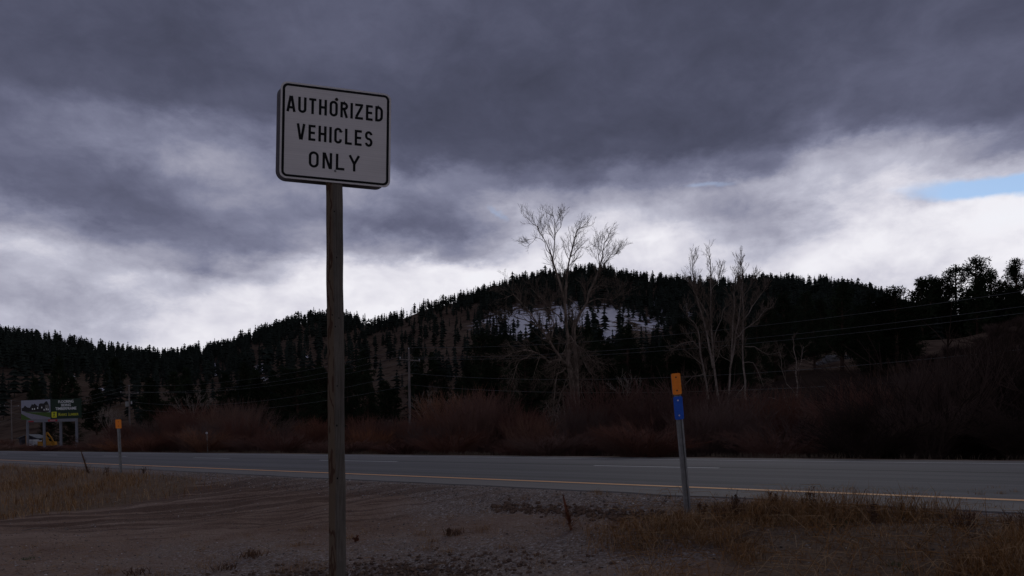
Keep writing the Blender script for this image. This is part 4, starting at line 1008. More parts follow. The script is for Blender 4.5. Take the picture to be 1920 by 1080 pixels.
def bare_tree(label, D, trunk, tr, limbs, seed, lenf=1.3, dens_=1.1, depth=2, mb='bark_grey', group=None, twigmat='twig_grey', minr=.009, up=.25):
    r_ = np.random.default_rng(seed); base = at(*trunk[0], D); z = float(height(base[0], base[1]))
    T = limb3(trunk, D, r_, 0); T[0] = np.array([base[0], base[1], z-.2])
    r = empty('bare_tree', (0, 0, 0), label, 'bare tree', group); r.location = (base[0], base[1], z)
    sh = np.array([base[0], base[1], z])
    b = MB(); R = list(np.linspace(tr[0]*(.78 if mb == 'bark_grey' else .62), tr[1]*.7, len(T))); b.tube([p-sh for p in T], R, 9); b.ob('trunk', mt[mb], r, smooth_=True)
    tw = MB(); branchy(tw, [p-sh for p in T[len(T)//3:]], R[len(T)//3:], r_, depth, dens_*.9, lenf, 4, 0, minr, up)
    for (pts, r0, r1, dd, droop) in limbs:
        P = [p-sh for p in limb3(pts, D, r_, dd)]; Rl = [max(.010, r0*.72*(1-q)**1.2+r1*q) for q in np.linspace(0, 1, len(P))]
        b = MB(); b.tube(P, Rl, 7); b.ob('limb', mt[mb], r, smooth_=True)
        branchy(tw, P[1:], Rl[1:], r_, depth, dens_, lenf, 4, droop, minr, up)
    tw.ob('twigs', mt[twigmat], r, kind='stuff')
bare_tree('largest bare cottonwood with a tangled crown rising above the hill skyline', 45,
  [(1083, 852), (1080, 800), (1074, 750), (1070, 700), (1066, 655)], (.29, .20), [
    ([(1080, 790), (1083, 740), (1081, 690), (1076, 640), (1078, 600)], .20, .13, 1.0, 0),
    ([(1066, 660), (1063, 620), (1060, 575), (1050, 530), (1038, 495), (1030, 468)], .15, .045, -1.5, 0),
    ([(1030, 470), (1018, 445), (1008, 425), (990, 410)], .045, .012, -.5, 0),
    ([(1036, 490), (1040, 450), (1040, 420), (1036, 402)], .055, .014, .5, 0),
    ([(1033, 478), (1022, 455), (1005, 445), (988, 462)], .035, .01, .8, 0),
    ([(1040, 440), (1052, 425), (1056, 408)], .03, .01, .2, 0),
    ([(1060, 570), (1062, 530), (1066, 495), (1076, 455), (1083, 430), (1097, 425)], .12, .016, 1.5, 0),
    ([(1070, 480), (1080, 470), (1097, 462)], .035, .01, .5, 0),
    ([(1078, 610), (1100, 570), (1113, 530), (1122, 510), (1130, 480), (1134, 455), (1143, 438)], .14, .014, 2.0, 0),
    ([(1122, 512), (1122, 480), (1128, 460)], .05, .014, -.5, 0),
    ([(1132, 496), (1145, 478), (1163, 474)], .045, .012, .6, 0),
    ([(1108, 545), (1125, 535), (1150, 540)], .05, .012, -1, .1),
    ([(1068, 690), (1050, 670), (1030, 640), (1008, 610), (985, 575), (968, 558)], .14, .025, -2.5, 0),
    ([(1010, 612), (985, 600), (960, 590), (940, 600)], .06, .012, -1, .2),
    ([(980, 572), (962, 552), (945, 560)], .05, .012, -1, .15),
    ([(1032, 642), (1040, 610), (1030, 580), (1040, 550)], .07, .014, 1, 0),
    ([(1050, 675), (1030, 680), (1010, 664), (985, 656), (960, 662), (935, 672)], .11, .016, -2, .35),
    ([(1000, 660), (975, 675), (965, 700), (957, 722)], .06, .012, -1, .5),
    ([(1012, 668), (1005, 690), (1000, 715)], .04, .010, .5, .5),
    ([(1062, 640), (1070, 630), (1085, 650), (1100, 690), (1115, 715)], .07, .012, -2, .5),
    ([(1075, 650), (1095, 655), (1110, 675), (1140, 685)], .06, .012, 1, .4),
    ([(1060, 690), (1045, 700), (1040, 740), (1035, 780), (1032, 800)], .06, .014, -1.5, .45),
    ([(1066, 720), (1052, 735), (1045, 765), (1050, 800)], .05, .012, -1, .45),
    ([(1062, 610), (1045, 590), (1028, 575), (1000, 545)], .07, .012, -2, .05),
    ([(1066, 560), (1085, 575), (1092, 600)], .05, .012, -1.5, .3),
    ([(1100, 570), (1120, 560), (1150, 562), (1172, 548)], .06, .012, -1, .1),
    ([(1072, 700), (1060, 715), (1056, 750), (1060, 790), (1056, 815)], .045, .012, -1.8, .5),
    ([(1070, 680), (1078, 700), (1090, 720), (1096, 750)], .04, .012, -2, .5),
    ([(1066, 660), (1050, 665), (1040, 690), (1036, 715)], .05, .012, 1.2, .4),
    ([(1076, 640), (1062, 645), (1052, 665), (1048, 690)], .045, .012, -2.2, .4),
    ([(1083, 780), (1092, 800), (1105, 830)], .03, .010, -1, .3),
  ], 11, lenf=1.55, dens_=3.8, depth=2, minr=.0105)
GC = 'slender pale bare trees in a clump right of the marker post'
bare_tree('slender bare tree with the tallest tip of the pale clump', 48, [(1353, 845), (1351, 790), (1345, 735), (1338, 680), (1334, 620), (1333, 550), (1332, 490), (1331, 466)], (.17, .015),
  [([(1334, 610), (1318, 575), (1300, 545), (1290, 520)], .06, .012, -1, 0), ([(1333, 545), (1345, 530), (1352, 505)], .035, .01, .8, 0), ([(1338, 640), (1352, 600), (1362, 570)], .05, .01, 1, 0), ([(1340, 680), (1350, 655), (1366, 640)], .04, .01, -1, 0)], 21, 1.25, 4.2, 2, 'bark_pale', GC, minr=.0125, up=.45)
bare_tree('slender bare tree leaning left at the left side of the pale clump', 47, [(1339, 845), (1335, 800), (1326, 730), (1319, 690), (1312, 650), (1305, 610)], (.14, .05),
  [([(1337, 690), (1328, 640), (1316, 590), (1304, 545), (1300, 515), (1300, 480)], .11, .012, 1, 0), ([(1314, 655), (1300, 640), (1275, 645), (1255, 655)], .05, .012, -1, .25), ([(1318, 685), (1300, 670), (1282, 655)], .04, .01, -1, .1), ([(1306, 612), (1290, 595), (1284, 570)], .05, .01, -.5, 0), ([(1322, 700), (1300, 705), (1283, 722)], .04, .01, -1, .3)], 22, 1.25, 4.2, 2, 'bark_pale', GC, minr=.0125, up=.4)
bare_tree('slender bare tree leaning right in the middle of the pale clump', 47.5, [(1363, 845), (1363, 800), (1366, 745), (1369, 690), (1378, 640), (1385, 600), (1390, 540), (1388, 490)], (.15, .012),
  [([(1368, 700), (1372, 650), (1374, 600), (1376, 550), (1382, 510)], .09, .012, -1, 0), ([(1379, 635), (1392, 620), (1420, 600), (1435, 580), (1450, 575)], .055, .01, 1, 0), ([(1372, 680), (1355, 670), (1345, 655)], .04, .01, -.8, 0)], 23, 1.25, 4.2, 2, 'bark_pale', GC, minr=.0125, up=.45)
bare_tree('slender bare tree at the right side of the pale clump', 49, [(1405, 845), (1402, 790), (1397, 740), (1394, 690), (1393, 620), (1392, 550), (1391, 500), (1389, 480)], (.15, .013),
  [([(1394, 600), (1410, 575), (1432, 545), (1436, 532)], .06, .01, 1, 0), ([(1396, 650), (1415, 650), (1440, 665), (1462, 660)], .05, .01, 1, .15), ([(1395, 680), (1412, 680), (1425, 705), (1432, 725)], .045, .01, -.6, .4), ([(1397, 720), (1385, 735), (1378, 750)], .04, .01, -.8, .3), ([(1392, 560), (1402, 545), (1410, 520)], .03, .008, .5, 0), ([(1394, 640), (1380, 620), (1370, 590)], .04, .01, 1, 0)], 24, 1.25, 4.2, 2, 'bark_pale', GC, minr=.0125, up=.45)
bare_tree('small slender bare tree alone in front of the brown clearing on the right', 37, [(1500, 856), (1498, 800), (1494, 750), (1492, 700), (1488, 655), (1485, 630)], (.09, .01),
  [([(1494, 745), (1475, 720), (1465, 690), (1462, 660)], .03, .008, -1, 0), ([(1495, 770), (1520, 760), (1535, 762)], .025, .008, -1, 0), ([(1492, 700), (1502, 680), (1506, 650)], .025, .008, .5, 0), ([(1497, 790), (1480, 765), (1470, 745)], .03, .008, .5, 0), ([(1498, 810), (1530, 790), (1568, 765)], .025, .008, .5, 0)], 25, 1.0, 2.2, 2, 'bark_pale', 'single small bare trees among the willows', minr=.010, up=.4)
bare_tree('thin bare sapling left of the small slender bare tree', 38, [(1487, 856), (1484, 800), (1478, 770), (1470, 745)], (.05, .01),
  [([(1484, 800), (1465, 790), (1440, 792)], .02, .007, -.5, .1), ([(1480, 775), (1462, 755), (1440, 745)], .02, .007, .5, 0)], 26, .8, 2.0, 1, 'bark_pale', 'single small bare trees among the willows', minr=.010, up=.3)
for k_, (x_, yt, yb, D_, lb) in enumerate([(362, 742, 806, 118, 'round grey bare tree at the foot of the brown slope left of the sign post'), (797, 748, 800, 95, 'small grey bare tree just right of the power pole'),
        (205, 775, 822, 125, 'grey leafless bush near the left power pole'), (868, 752, 802, 85, 'thin grey bare bush left of the red willows'), (1040, 765, 815, 70, 'grey bare bush behind the cottonwood trunk'), (1175, 705, 770, 90, 'pale grey bare bush below the broad dark conifer')]):
    H_ = (yb-yt); bare_tree(lb, D_, [(x_, yb), (x_+1, yb-H_*.4), (x_, yb-H_*.75)], (.13, .04),
       [([(x_, yb-H_*.15), (x_-H_*.25, yb-H_*.5), (x_-H_*.45, yb-H_*.75)], .07, .012, 1, 0), ([(x_, yb-H_*.2), (x_+H_*.25, yb-H_*.5), (x_+H_*.42, yb-H_*.78)], .07, .012, -1, 0), ([(x_, yb-H_*.3), (x_+H_*.1, yb-H_*.7), (x_+H_*.15, yb-H_*.98)], .06, .012, 1, 0), ([(x_, yb-H_*.3), (x_-H_*.12, yb-H_*.7), (x_-H_*.18, yb-H_*.95)], .06, .012, -1, 0)],
       40+k_, D_*.020, 1.8, 2, 'bark_pale', 'small grey bare trees beyond the willows', twigmat='bark_pale', minr=.026, up=.3)

# ---------------------------------------------------------------- willows beyond the road
def willow_mesh(seed, kind):
    r_ = np.random.default_rng(seed); b = MB(); ns = {'up': 120, 'arch': 120, 'low': 100}[kind]
    for i in range(ns):
        a = r_.random()*6.28; q = .16*math.sqrt(r_.random()); p = np.array([q*math.cos(a), q*math.sin(a), -.03])
        tilt = {'up': .34, 'arch': .5, 'low': .62}[kind]*(r_.random()**.6); d_ = np.array([math.cos(a)*tilt, math.sin(a)*tilt, 1.0]); d_ /= np.linalg.norm(d_)
        Ln = (.62+.42*r_.random())*(1-.15*tilt); m_ = 6; pts = [p]; cur = d_
        bend = {'up': .02, 'arch': .22, 'low': .12}[kind]
        for s_ in range(m_):
            cur = cur + np.array([math.cos(a)*bend*.5, math.sin(a)*bend*.5, -bend*s_/m_])+r_.normal(0, .07, 3); cur /= np.linalg.norm(cur); pts.append(pts[-1]+cur*Ln/m_)
        R0 = .0032+.0024*r_.random(); R = [R0*(1-.8*s_/m_) for s_ in range(m_+1)]; b.tube(pts, R, 3, False)
        for j in range(18):
            s_ = 1+int(r_.random()*(m_-1)); p0 = pts[s_]; t_ = pts[s_]-pts[s_-1]; t_ /= np.linalg.norm(t_); n_ = r_.normal(0, 1, 3); e = t_*.9+n_*.28; e /= np.linalg.norm(e); l_ = .09+.17*r_.random()
            p1 = p0+e*l_*.55; p2 = p1+(e+[0, 0, .2]+r_.normal(0, .15, 3))*l_*.5
            b.tube([p0, p1, p2], [.0023, .0019, .0010], 3, False)
    return b.mesh('willow_shrub', mt['willow'])
WM = {k: [willow_mesh(s_+j, k) for j in range(n_)] for k, s_, n_ in (('up', 500, 4), ('arch', 520, 3), ('low', 540, 2))}
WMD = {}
mt['shaded_willow'] = simple('shaded_willow', (.062, .042, .036), .9, .4, 1.2, rnd=.35, spec=0.)  # dark copy of the willow colour: shade at the right end painted in
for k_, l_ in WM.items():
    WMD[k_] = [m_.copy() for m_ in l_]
    for m_ in WMD[k_]: m_.materials.clear(); m_.materials.append(mt['shaded_willow'])
TOPS = [(-200, 815), (0, 822), (60, 832), (150, 832), (170, 812), (230, 800), (300, 786), (400, 768), (450, 760), (500, 768), (560, 792), (640, 795), (700, 792), (760, 798), (800, 782), (840, 748), (900, 734), (950, 750), (990, 772), (1040, 775), (1100, 752), (1160, 735), (1230, 722),
        (1300, 716), (1350, 735), (1400, 730), (1450, 728), (1500, 740), (1600, 735), (1650, 712), (1700, 680), (1760, 664), (1850, 650), (1920, 640), (2300, 600)]
wr = np.random.default_rng(17); spots = []
for row, (d0, sp) in enumerate(((20.0, 1.9), (22.4, 2.1), (25.5, 2.5), (30, 3.2), (37, 4.4), (44, 3.8), (52, 4.4), (61, 5))):
    t = -16.
    while t < (150 if row < 5 else 34):
        spots.append((row, d0+wr.normal(0, .6), t+wr.normal(0, .5))); t += sp*(1+max(0, t)*.028)
cnt = 0
def wzone(px):
    if px < 230: return 'low red brown willow shrub under and beside the billboard'
    if px < 470: return 'red brown willow shrub between the left orange marker and the dark rounded conifer'
    if px < 630: return 'red brown willow shrub left of the tall sign post beyond the road'
    if px < 830: return 'rusty willow shrub around the foot of the power pole'
    if px < 1030: return 'tall reddish willow shrub left of the large bare cottonwood'
    if px < 1270: return 'brown willow shrub between the cottonwood and the orange and blue marker'
    if px < 1450: return 'brown willow shrub round the feet of the pale slender bare trees'
    if px < 1650: return 'dark willow shrub below the brown clearing and boulders'
    return 'big dark arching willow shrub at the right end of the thicket'
for row, d_, t_ in spots:
    p = rd(d_, t_)
    if p[1] < 8: continue
    z = float(height(p[0], p[1])); x_, y_ = proj((p[0], p[1], z))
    if x_ < -160 or x_ > 2080: continue
    D_ = p[1]; ytop = np.interp(x_, [q[0] for q in TOPS], [q[1] for q in TOPS])
    Hmax = at(x_, ytop, D_)[2] - z
    Hf = Hmax*{0: .58, 1: .82, 2: 1.04, 3: 1.12, 4: 1.12}.get(row, 1.0)*(.85+.32*wr.random())
    if row > 4:
        if x_ < 1230: continue
        Hf = min(max(Hmax, .9), 2.1)*(.7+.5*wr.random()) if x_ < 1690 else min(max(Hmax, .4), 2.4)*(.6+.5*wr.random())
        if Hmax < .3: continue
    if row == 0: Hf = min(Hf, 2.6*(.7+.6*wr.random()))
    if x_ < 165 and row > 1 and D_ < 125 and x_ > 20: Hf *= .6
    Hf = max(Hf, .7)
    kd = 'low' if Hf < 1.7 else ('arch' if (x_ > 1550 and wr.random() < .7) or wr.random() < .2 else 'up')
    lab = ('front row ', 'second row ', 'third row ', 'fourth row ', 'rear row ', 'slope foot ', 'lower slope ', 'upper slope ')[row]+('low ' if Hf < 1.8 else 'tall ' if Hf > 3 else '')+'red willow '+where(x_)
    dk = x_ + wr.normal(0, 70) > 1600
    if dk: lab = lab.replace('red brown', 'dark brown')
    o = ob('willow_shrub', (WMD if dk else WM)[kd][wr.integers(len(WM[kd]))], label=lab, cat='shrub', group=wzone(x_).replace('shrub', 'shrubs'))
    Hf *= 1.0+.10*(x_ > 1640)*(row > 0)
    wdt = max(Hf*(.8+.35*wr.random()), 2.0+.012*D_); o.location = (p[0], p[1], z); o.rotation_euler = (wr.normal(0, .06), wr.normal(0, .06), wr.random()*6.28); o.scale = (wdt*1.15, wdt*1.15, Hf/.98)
    cnt += 1
print('WILLOWS', cnt)

# boulders on the clearing
def boulder(seed):
    r_ = np.random.default_rng(seed); bm = MB(); n1, n2 = 9, 6; V = [(0, 0, .62*(.9+.2*r_.random()))]; F = []
    for i in range(1, n2):
        th = math.pi*.62*i/(n2-1)
        for j in range(n1): k_ = .8+.4*r_.random(); V.append((math.sin(th)*math.cos(2*math.pi*j/n1)*k_, math.sin(th)*math.sin(2*math.pi*j/n1)*k_*.8, math.cos(th)*.6*k_))
    for j in range(n1): F.append((0, 1+j, 1+(j+1) % n1))
    for i in range(n2-2):
        for j in range(n1): a = 1+i*n1+j; c = 1+i*n1+(j+1) % n1; F.append((a, a+n1, c+n1, c))
    bm.poly(V, F); return bm.mesh('boulder', simple('boulder_stone', (.13, .125, .125), .9, .4, 2) if 'boulder_stone' not in bpy.data.materials else bpy.data.materials['boulder_stone'])
bs = [boulder(k) for k in range(3)]
for k, (x_, y_, s_) in enumerate([(1560, 700, 1.5), (1572, 704, 1.2), (1583, 710, 1.0), (1549, 697, 1.0), (1537, 703, .8), (1568, 694, .9), (1735, 628, .9)]):
    D_ = 104 if x_ < 1700 else 152; p = at(x_, y_, D_); z = float(height(p[0], p[1])); o = ob('boulder', bs[k % 3], loc=(p[0], p[1], z), label='grey boulder in the pile on the clearing behind the small bare tree' if x_ < 1700 else 'single pale boulder under the skyline pines', cat='boulder', group='boulders piled on the clearing' if x_ < 1700 else None); o.scale = (s_,)*3; o.rotation_euler = (0, 0, k*1.3)

# ---------------------------------------------------------------- grass, weeds, gravel
def blades(XY, H, lean, wdt, seed, mat, name, label, segs=2):
    r_ = np.random.default_rng(seed); n = len(XY); a = r_.random(n)*6.283; z = height(XY[:, 0], XY[:, 1])-.01
    d_ = np.stack([np.cos(a), np.sin(a)], -1); s_ = np.stack([-np.sin(a+r_.normal(0, .6, n)), np.cos(a)], -1)*wdt[:, None]/2
    B0 = np.column_stack([XY-s_, z]); B1 = np.column_stack([XY+s_, z]); m = XY+d_*(H*lean*.35)[:, None]; mz = z+H*.6
    M0 = np.column_stack([m-s_*.7, mz]); M1 = np.column_stack([m+s_*.7, mz]); T = np.column_stack([XY+d_*(H*lean)[:, None], z+H*np.clip(1-.35*lean**2, .25, 1)])
    V = np.stack([B0, B1, M0, M1, T], 1).reshape(-1, 3); o = np.arange(n)[:, None]*5
    Q = o+np.array([[0, 1, 3, 2]]); Tt = o+np.array([[2, 3, 4]])
    ob(name, mesh_np(name, V, [Q, Tt], [mat]), kind='stuff', label=label)
gr = np.random.default_rng(29)
def scatter(n, x0, x1, y0, y1, f):
    XY = np.column_stack([gr.uniform(x0, x1, n), gr.uniform(y0, y1, n)]); return XY[gr.random(n) < f(XY[:, 0], XY[:, 1])]
def fl(x, y):
    d = x*CA+y*SA; r = np.hypot(x, y); return ss(r, 13.0, 14.5)*ss(-x-.28*y, .9, 2.6)*ss(d, 1.4, 3.2)*(1-ss(d, 6.2, 6.9))*(.25+.75*ss(fbm(x*.9, y*.9, 3, 71), .35, .55))
XY = scatter(110000, -24, -3.5, 10, 30, fl); H = gr.uniform(.07, .25, len(XY))*(.5+.8*fbm(XY[:, 0]*.8, XY[:, 1]*.8, 2, 72)); 
blades(XY, H, gr.uniform(.1, .9, len(XY)), np.full(len(XY), .008), 1, mt['dry_grass'], 'dry_grass', 'tawny dry grass patch at the left beside the single orange marker')
def fr(x, y):
    d = x*CA+y*SA; k = ss(d, 3.9, 5.0)*(1-ss(d, 6.4, 7.0))*ss(x, .45, 1.6); cl = fbm(x*1.1, y*1.1, 3, 73)
    k2 = ss(x, 1.7, 3.0)*ss(d, 3.4, 4.6)*(1-ss(d, 6.5, 7.0)); return np.clip(k*ss(cl, .40, .60) + k2*(.45+.55*ss(cl, .36, .52)), 0, 1)
XY = scatter(260000, .3, 8.5, 3.0, 11, fr); cl = fbm(XY[:, 0]*1.1, XY[:, 1]*1.1, 3, 73); H = gr.uniform(.05, .22, len(XY))*(.4+1.2*ss(cl, .45, .7))
blades(XY, H, gr.uniform(.15, 1.0, len(XY))**.7*1.5, gr.uniform(.0028, .0052, len(XY)), 2, mt['dry_grass'], 'dry_grass', 'matted dry roadside grass along the right foreground')
def fd(x, y): d = x*CA+y*SA; return ss(d, 18.6, 18.9)*(1-ss(d, 19.4, 20.1))*(.15+.85*ss(fbm(x*.4, y*.4, 3, 75), .4, .6))
T_ = gr.uniform(-14, 130, 60000); Dn = gr.uniform(18.5, 20.2, 60000); XY = np.column_stack([Dn*CA-T_*SA, Dn*SA+T_*CA]); XY = XY[(gr.random(60000) < fd(XY[:, 0], XY[:, 1])*np.clip(1.2-T_/120, .2, 1))]
H = gr.uniform(.05, .24, len(XY)); blades(XY, H, gr.uniform(.2, 1.2, len(XY)), np.full(len(XY), .007), 3, mt['pale_grass'], 'dry_grass', 'thin fringe of pale dry grass along the far edge of the road')
# sparse tufts over the bare gravel
XY = []
for _ in range(170):
    F_ = gr.uniform(5.2, 8.6); x_ = gr.uniform(-.7, .75)*F_; n_ = int(gr.uniform(8, 60)); s_ = gr.uniform(.02, .09)
    if x_ > -.9 or gr.random() < .25: XY.append(np.array([x_, F_])+gr.normal(0, s_, (n_, 2)))
for (px, py, s_, n_) in [(205, 1072, .06, 160), (400, 1065, .10, 200), (475, 1045, .10, 260), (560, 1020, .06, 140), (655, 1010, .05, 120), (790, 1000, .08, 160), (850, 1000, .06, 140), (905, 993, .06, 130), (1040, 980, .05, 90), (800, 1030, .06, 120), (840, 1035, .05, 100), (300, 1078, .1, 220), (560, 1065, .12, 300)]:
    XY.append(ground_at(px, py)[:2]+gr.normal(0, s_, (n_, 2)))
XY = np.vstack(XY); H = gr.uniform(.02, .10, len(XY))
blades(XY, H, gr.uniform(.3, 1.5, len(XY)), gr.uniform(.0016, .003, len(XY)), 4, mt['dry_grass'], 'dry_grass', 'sparse dead tufts dotted over the bare gravel foreground')
XY = []
for (px, py, s_, n_) in [(50, 1048, .05, 90), (1570, 988, .09, 160), (1205, 1025, .05, 70), (1680, 1068, .05, 60)]:
    XY.append(ground_at(px, py)[:2]+gr.normal(0, s_, (n_, 2)))
XY = np.vstack(XY); blades(XY, gr.uniform(.02, .06, len(XY)), gr.uniform(.3, 1.2, len(XY)), np.full(len(XY), .004), 5, mt['green_grass'], 'green_grass', 'few small tufts of dull green grass among the gravel')
# fallen straw: long bent stalks lying over the right bank
b = MB(); sr = np.random.default_rng(31)
for _ in range(2200):
    F_ = sr.uniform(4.3, 9.5); x_ = sr.uniform(.15, .85)*F_; d = x_*CA+F_*SA
    if d > 6.7 or d < 3.7: continue
    z = float(height(x_, F_)); a = sr.random()*6.28; L_ = sr.uniform(.12, .42); up_ = sr.uniform(.0, .9)**1.5
    p0 = np.array([x_, F_, z]); e = np.array([math.cos(a), math.sin(a), 0]); b.tube([p0, p0+e*L_*.4+[0, 0, L_*up_*.8+.01], p0+e*L_+[0, 0, L_*up_*.75+.01]], [.0026, .0021, .001], 3, False)
for _ in range(900):
    F_ = sr.uniform(4.9, 8.5); x_ = sr.uniform(-.75, .6)*F_; z = float(height(x_, F_)); a = sr.random()*6.28; L_ = sr.uniform(.04, .16); p0 = np.array([x_, F_, z+.004]); e = np.array([math.cos(a), math.sin(a), 0])
    b.tube([p0, p0+e*L_*.5+[0, 0, .012], p0+e*L_+[0, 0, .004]], [.0018, .0016, .0008], 3, False)
b.ob('straw_stalks', mt['dry_grass'], kind='stuff', label='bleached bent grass stalks lying over the right bank')
def weed(px, py, H, kind, label, seed, mat='weed', lean=(0, 0)):
    r_ = np.random.default_rng(seed); p = ground_at(px, py); b = MB(); H = H*(1 if kind == 'spike' else .62)
    if kind == 'spike':
        P = [np.array([lean[0]*f*H, lean[1]*f*H, H*f]) for f in (0, .4, .75, 1)]; b.tube(P, [.012, .018, .014, .004], 6)
        for i in range(150):
            f = r_.random(); q = np.array([lean[0]*f*H, lean[1]*f*H, H*f]); a = r_.random()*6.28; l_ = (.015+.09*(1-f)**1.3*H/.3)*(.6+.6*r_.random()); e = np.array([math.cos(a), math.sin(a), .5+r_.normal(0, .4)])
            s_ = np.array([-math.sin(a), math.cos(a), 0])*.008; b.poly([q-s_, q+s_, q+e*l_], [(0, 1, 2)])
    else:
        nb_ = {'stalk': 5, 'bush': 26}[kind]
        for i in range(nb_):
            a = r_.random()*6.28; tl = (.15 if kind == 'stalk' else .9)*r_.random(); cur = np.array([math.cos(a)*tl+lean[0], math.sin(a)*tl+lean[1], 1.]); pts = [r_.normal(0, .02 if kind == 'stalk' else .06, 3)*[1, 1, 0]]; h_ = H*(.5+.5*r_.random())
            for s_ in range(5): cur = cur/np.linalg.norm(cur)+r_.normal(0, .10, 3); pts.append(pts[-1]+cur/np.linalg.norm(cur)*h_/5)
            R = [.005*(1-.8*s_/5) for s_ in range(6)]; b.tube(pts, R, 3, False)
            for j in range(9 if kind == 'stalk' else 6):
                s_ = 1+int(r_.random()*4); e = cur*.5+r_.normal(0, .55, 3)+[0, 0, .4]; e /= np.linalg.norm(e); l_ = H*(.08+.16*r_.random()); q = pts[s_]; b.tube([q, q+e*l_], [.0025, .001], 3, False)
                if kind == 'stalk':
                    c_ = q+e*l_
                    for _k in range(3): n_ = r_.normal(0, .012, 3); m_ = r_.normal(0, .012, 3); b.poly([c_, c_+n_, c_+m_], [(0, 1, 2)])
    ob('dead_weed', b.mesh('dead_weed', mt[mat]), loc=tuple(p), label=label, cat='weed', group='dead weeds standing on the verges')
weed(1071, 990, .36, 'spike', 'rust coloured pointed dead mullein left of the orange and blue marker', 1, 'weed_red', (-.22, 0))
weed(166, 888, .62, 'spike', 'dark leaning seed spike left of the single orange marker', 2, 'weed', (-.32, 0))
weed(850, 1003, .15, 'bush', 'small brown dead weed left of the rust coloured mullein', 3)
weed(838, 1004, .13, 'stalk', 'tiny dead weed beside the small brown one', 4)
weed(1370, 978, .34, 'bush', 'dark twiggy dead bush right of the orange and blue marker', 5, 'weed', (0, 0))
weed(1385, 972, .42, 'stalk', 'thin dark forked stalk rising out of the dark twiggy bush', 6)
weed(1316, 970, .22, 'stalk', 'short dead stalk just right of the marker foot', 7)
weed(1512, 962, .45, 'stalk', 'tall thin dead stalk reaching over the yellow line', 8)
weed(1452, 965, .32, 'stalk', 'brown seed stalk left of the tall thin one', 9)
weed(1638, 992, .34, 'stalk', 'branched dead weed in the middle of the right bank', 10)
weed(1440, 985, .30, 'bush', 'brown dead bush against the gravel shoulder', 11)
weed(1800, 1000, .26, 'bush', 'low dark bush near the right edge', 12)
weed(1912, 1000, .30, 'bush', 'dark tuft of twigs cut by the right edge', 13)
weed(200, 893, .42, 'stalk', 'dark stalk just left of the foot of the single orange marker', 14)
weed(270, 890, .40, 'stalk', 'thin stalk right of the single orange marker', 15)
weed(475, 1050, .17, 'bush', 'reddish weed left of the tall sign post', 16)
weed(255, 1075, .16, 'bush', 'curly brown weed at the bottom left', 17)
weed(430, 1066, .12, 'bush', 'brown weed at the bottom between curly weed and sign post', 18)
weed(668, 1015, .10, 'stalk', 'small rusty weed just right of the tall sign post', 19, 'weed_red')
# pale stick
p = ground_at(65, 998); b = MB(); b.tube([(-.16, -.02, .02), (0, 0, .05), (.16, .04, .045)], [.006, .008, .005], 5); b.ob('stick', mt['bark_pale'], loc=None if False else tuple(p), label='pale broken stick lying on the dirt at the left', cat='stick')
# gravel: low crushed stones
def stones(n, seed, place, smin, smax, mat, name, label, flat=.55, power=2.5):
    r_ = np.random.default_rng(seed); phi = (1+5**.5)/2
    ico = np.array([(-1, phi, 0), (1, phi, 0), (-1, -phi, 0), (1, -phi, 0), (0, -1, phi), (0, 1, phi), (0, -1, -phi), (0, 1, -phi), (phi, 0, -1), (phi, 0, 1), (-phi, 0, -1), (-phi, 0, 1)]); ico /= np.linalg.norm(ico[0])
    Fi = np.array([(0, 11, 5), (0, 5, 1), (0, 1, 7), (0, 7, 10), (0, 10, 11), (1, 5, 9), (5, 11, 4), (11, 10, 2), (10, 7, 6), (7, 1, 8), (3, 9, 4), (3, 4, 2), (3, 2, 6), (3, 6, 8), (3, 8, 9), (4, 9, 5), (2, 4, 11), (6, 2, 10), (8, 6, 7), (9, 8, 1)])
    XY = place(n, r_); n = len(XY); s_ = smin+(smax-smin)*r_.random(n)**power
    z = height(XY[:, 0], XY[:, 1]); sc = s_[:, None]*np.column_stack([r_.uniform(.7, 1.2, n), r_.uniform(.7, 1.2, n), r_.uniform(flat*.7, flat*1.3, n)])
    a = r_.random(n)*6.28; J = ico[None]*(1+r_.normal(0, .24, (n, 12, 1))); J = J*sc[:, None]
    c_, q_ = np.cos(a)[:, None], np.sin(a)[:, None]; Xr = J[..., 0]*c_-J[..., 1]*q_; Yr = J[..., 0]*q_+J[..., 1]*c_
    V = np.stack([Xr+XY[:, :1], Yr+XY[:, 1:], J[..., 2]+(z+s_*flat*.25)[:, None]], -1).reshape(-1, 3)
    F = (np.arange(n)[:, None, None]*12+Fi[None]).reshape(-1, 3); ob(name, mesh_np(name, V, F, [mat]), kind='stuff', label=label)
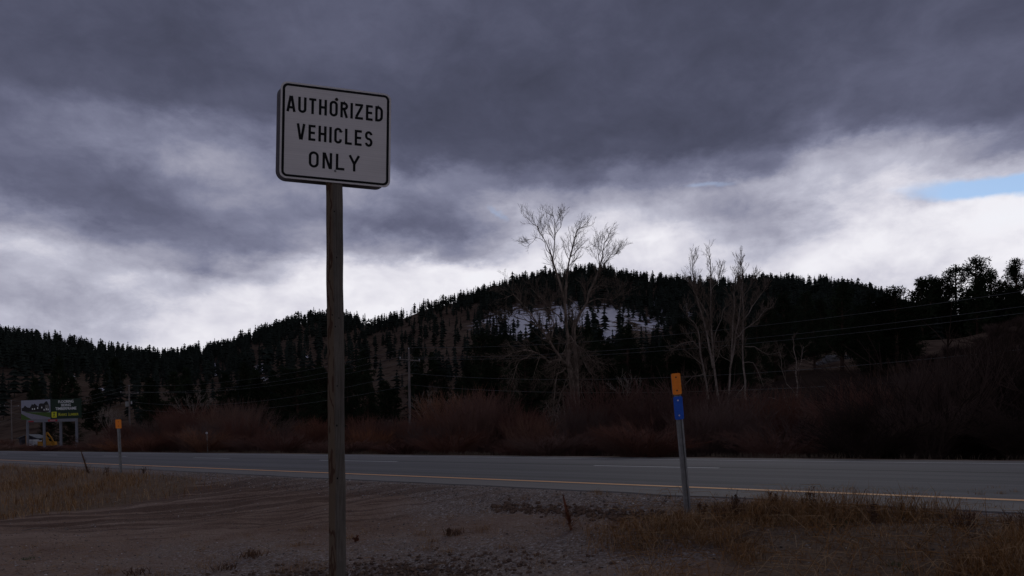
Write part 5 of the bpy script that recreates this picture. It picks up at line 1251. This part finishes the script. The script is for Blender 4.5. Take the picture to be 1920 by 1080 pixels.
def pl1(n, r_):
    F_ = 4.2*(14/4.2)**(r_.random(n)**1.25); x_ = r_.uniform(-.8, .8, n)*F_; d = x_*CA+F_*SA; k = (d < 7.0)&(r_.random(n) < .25+.75*ss(fbm(x_*.8, F_*.8, 3, 81), .38, .6)); return np.column_stack([x_, F_])[k]
stones(34000, 5, pl1, .0022, .013, mt['stone'], 'gravel', 'loose gravel scattered over the dirt foreground')
def pl2(n, r_):
    t = r_.uniform(-10, 16, n); d = r_.uniform(6.2, 7.3, n); return np.column_stack([d*CA-t*SA, d*SA+t*CA])
stones(6000, 6, pl2, .004, .018, mt['stone'], 'gravel', 'grey gravel along the near edge of the asphalt')
def pl3(n, r_): return np.column_stack([r_.normal(-1.45, .75, n), r_.normal(5.95, .28, n)])
stones(3600, 8, pl3, .003, .026, simple('dirt_clod', (.13, .088, .066), .95, .45, 30, spec=0.), 'dirt_clods', 'churned dirt clods round the foot of the tall sign post', .7, 2.6)

def pl4(n, r_): t = r_.uniform(3.2, 5.6, n); d = 6.2+r_.normal(0, .10, n)+.25*(fbm(t*.8, t*0, 2, 91)-.5); return np.column_stack([d*CA-t*SA, d*SA+t*CA])
stones(700, 9, pl4, .005, .04, bpy.data.materials['dirt_clod'], 'dirt_clods', 'ragged line of dark clods where the dirt meets the shoulder', .7, 2)

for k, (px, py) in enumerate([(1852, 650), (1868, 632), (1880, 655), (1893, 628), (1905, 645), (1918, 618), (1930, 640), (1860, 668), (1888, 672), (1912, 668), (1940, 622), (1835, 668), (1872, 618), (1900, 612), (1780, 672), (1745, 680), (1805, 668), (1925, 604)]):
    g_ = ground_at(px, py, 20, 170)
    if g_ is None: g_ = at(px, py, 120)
    o = ob('willow_shrub', WMD['up' if k % 3 else 'arch'][k % 3], label='shade-darkened brush clump on the slope '+('low down ' if py > 660 else 'high up ')+where(px), cat='shrub', group='brush clumps on the right slope')
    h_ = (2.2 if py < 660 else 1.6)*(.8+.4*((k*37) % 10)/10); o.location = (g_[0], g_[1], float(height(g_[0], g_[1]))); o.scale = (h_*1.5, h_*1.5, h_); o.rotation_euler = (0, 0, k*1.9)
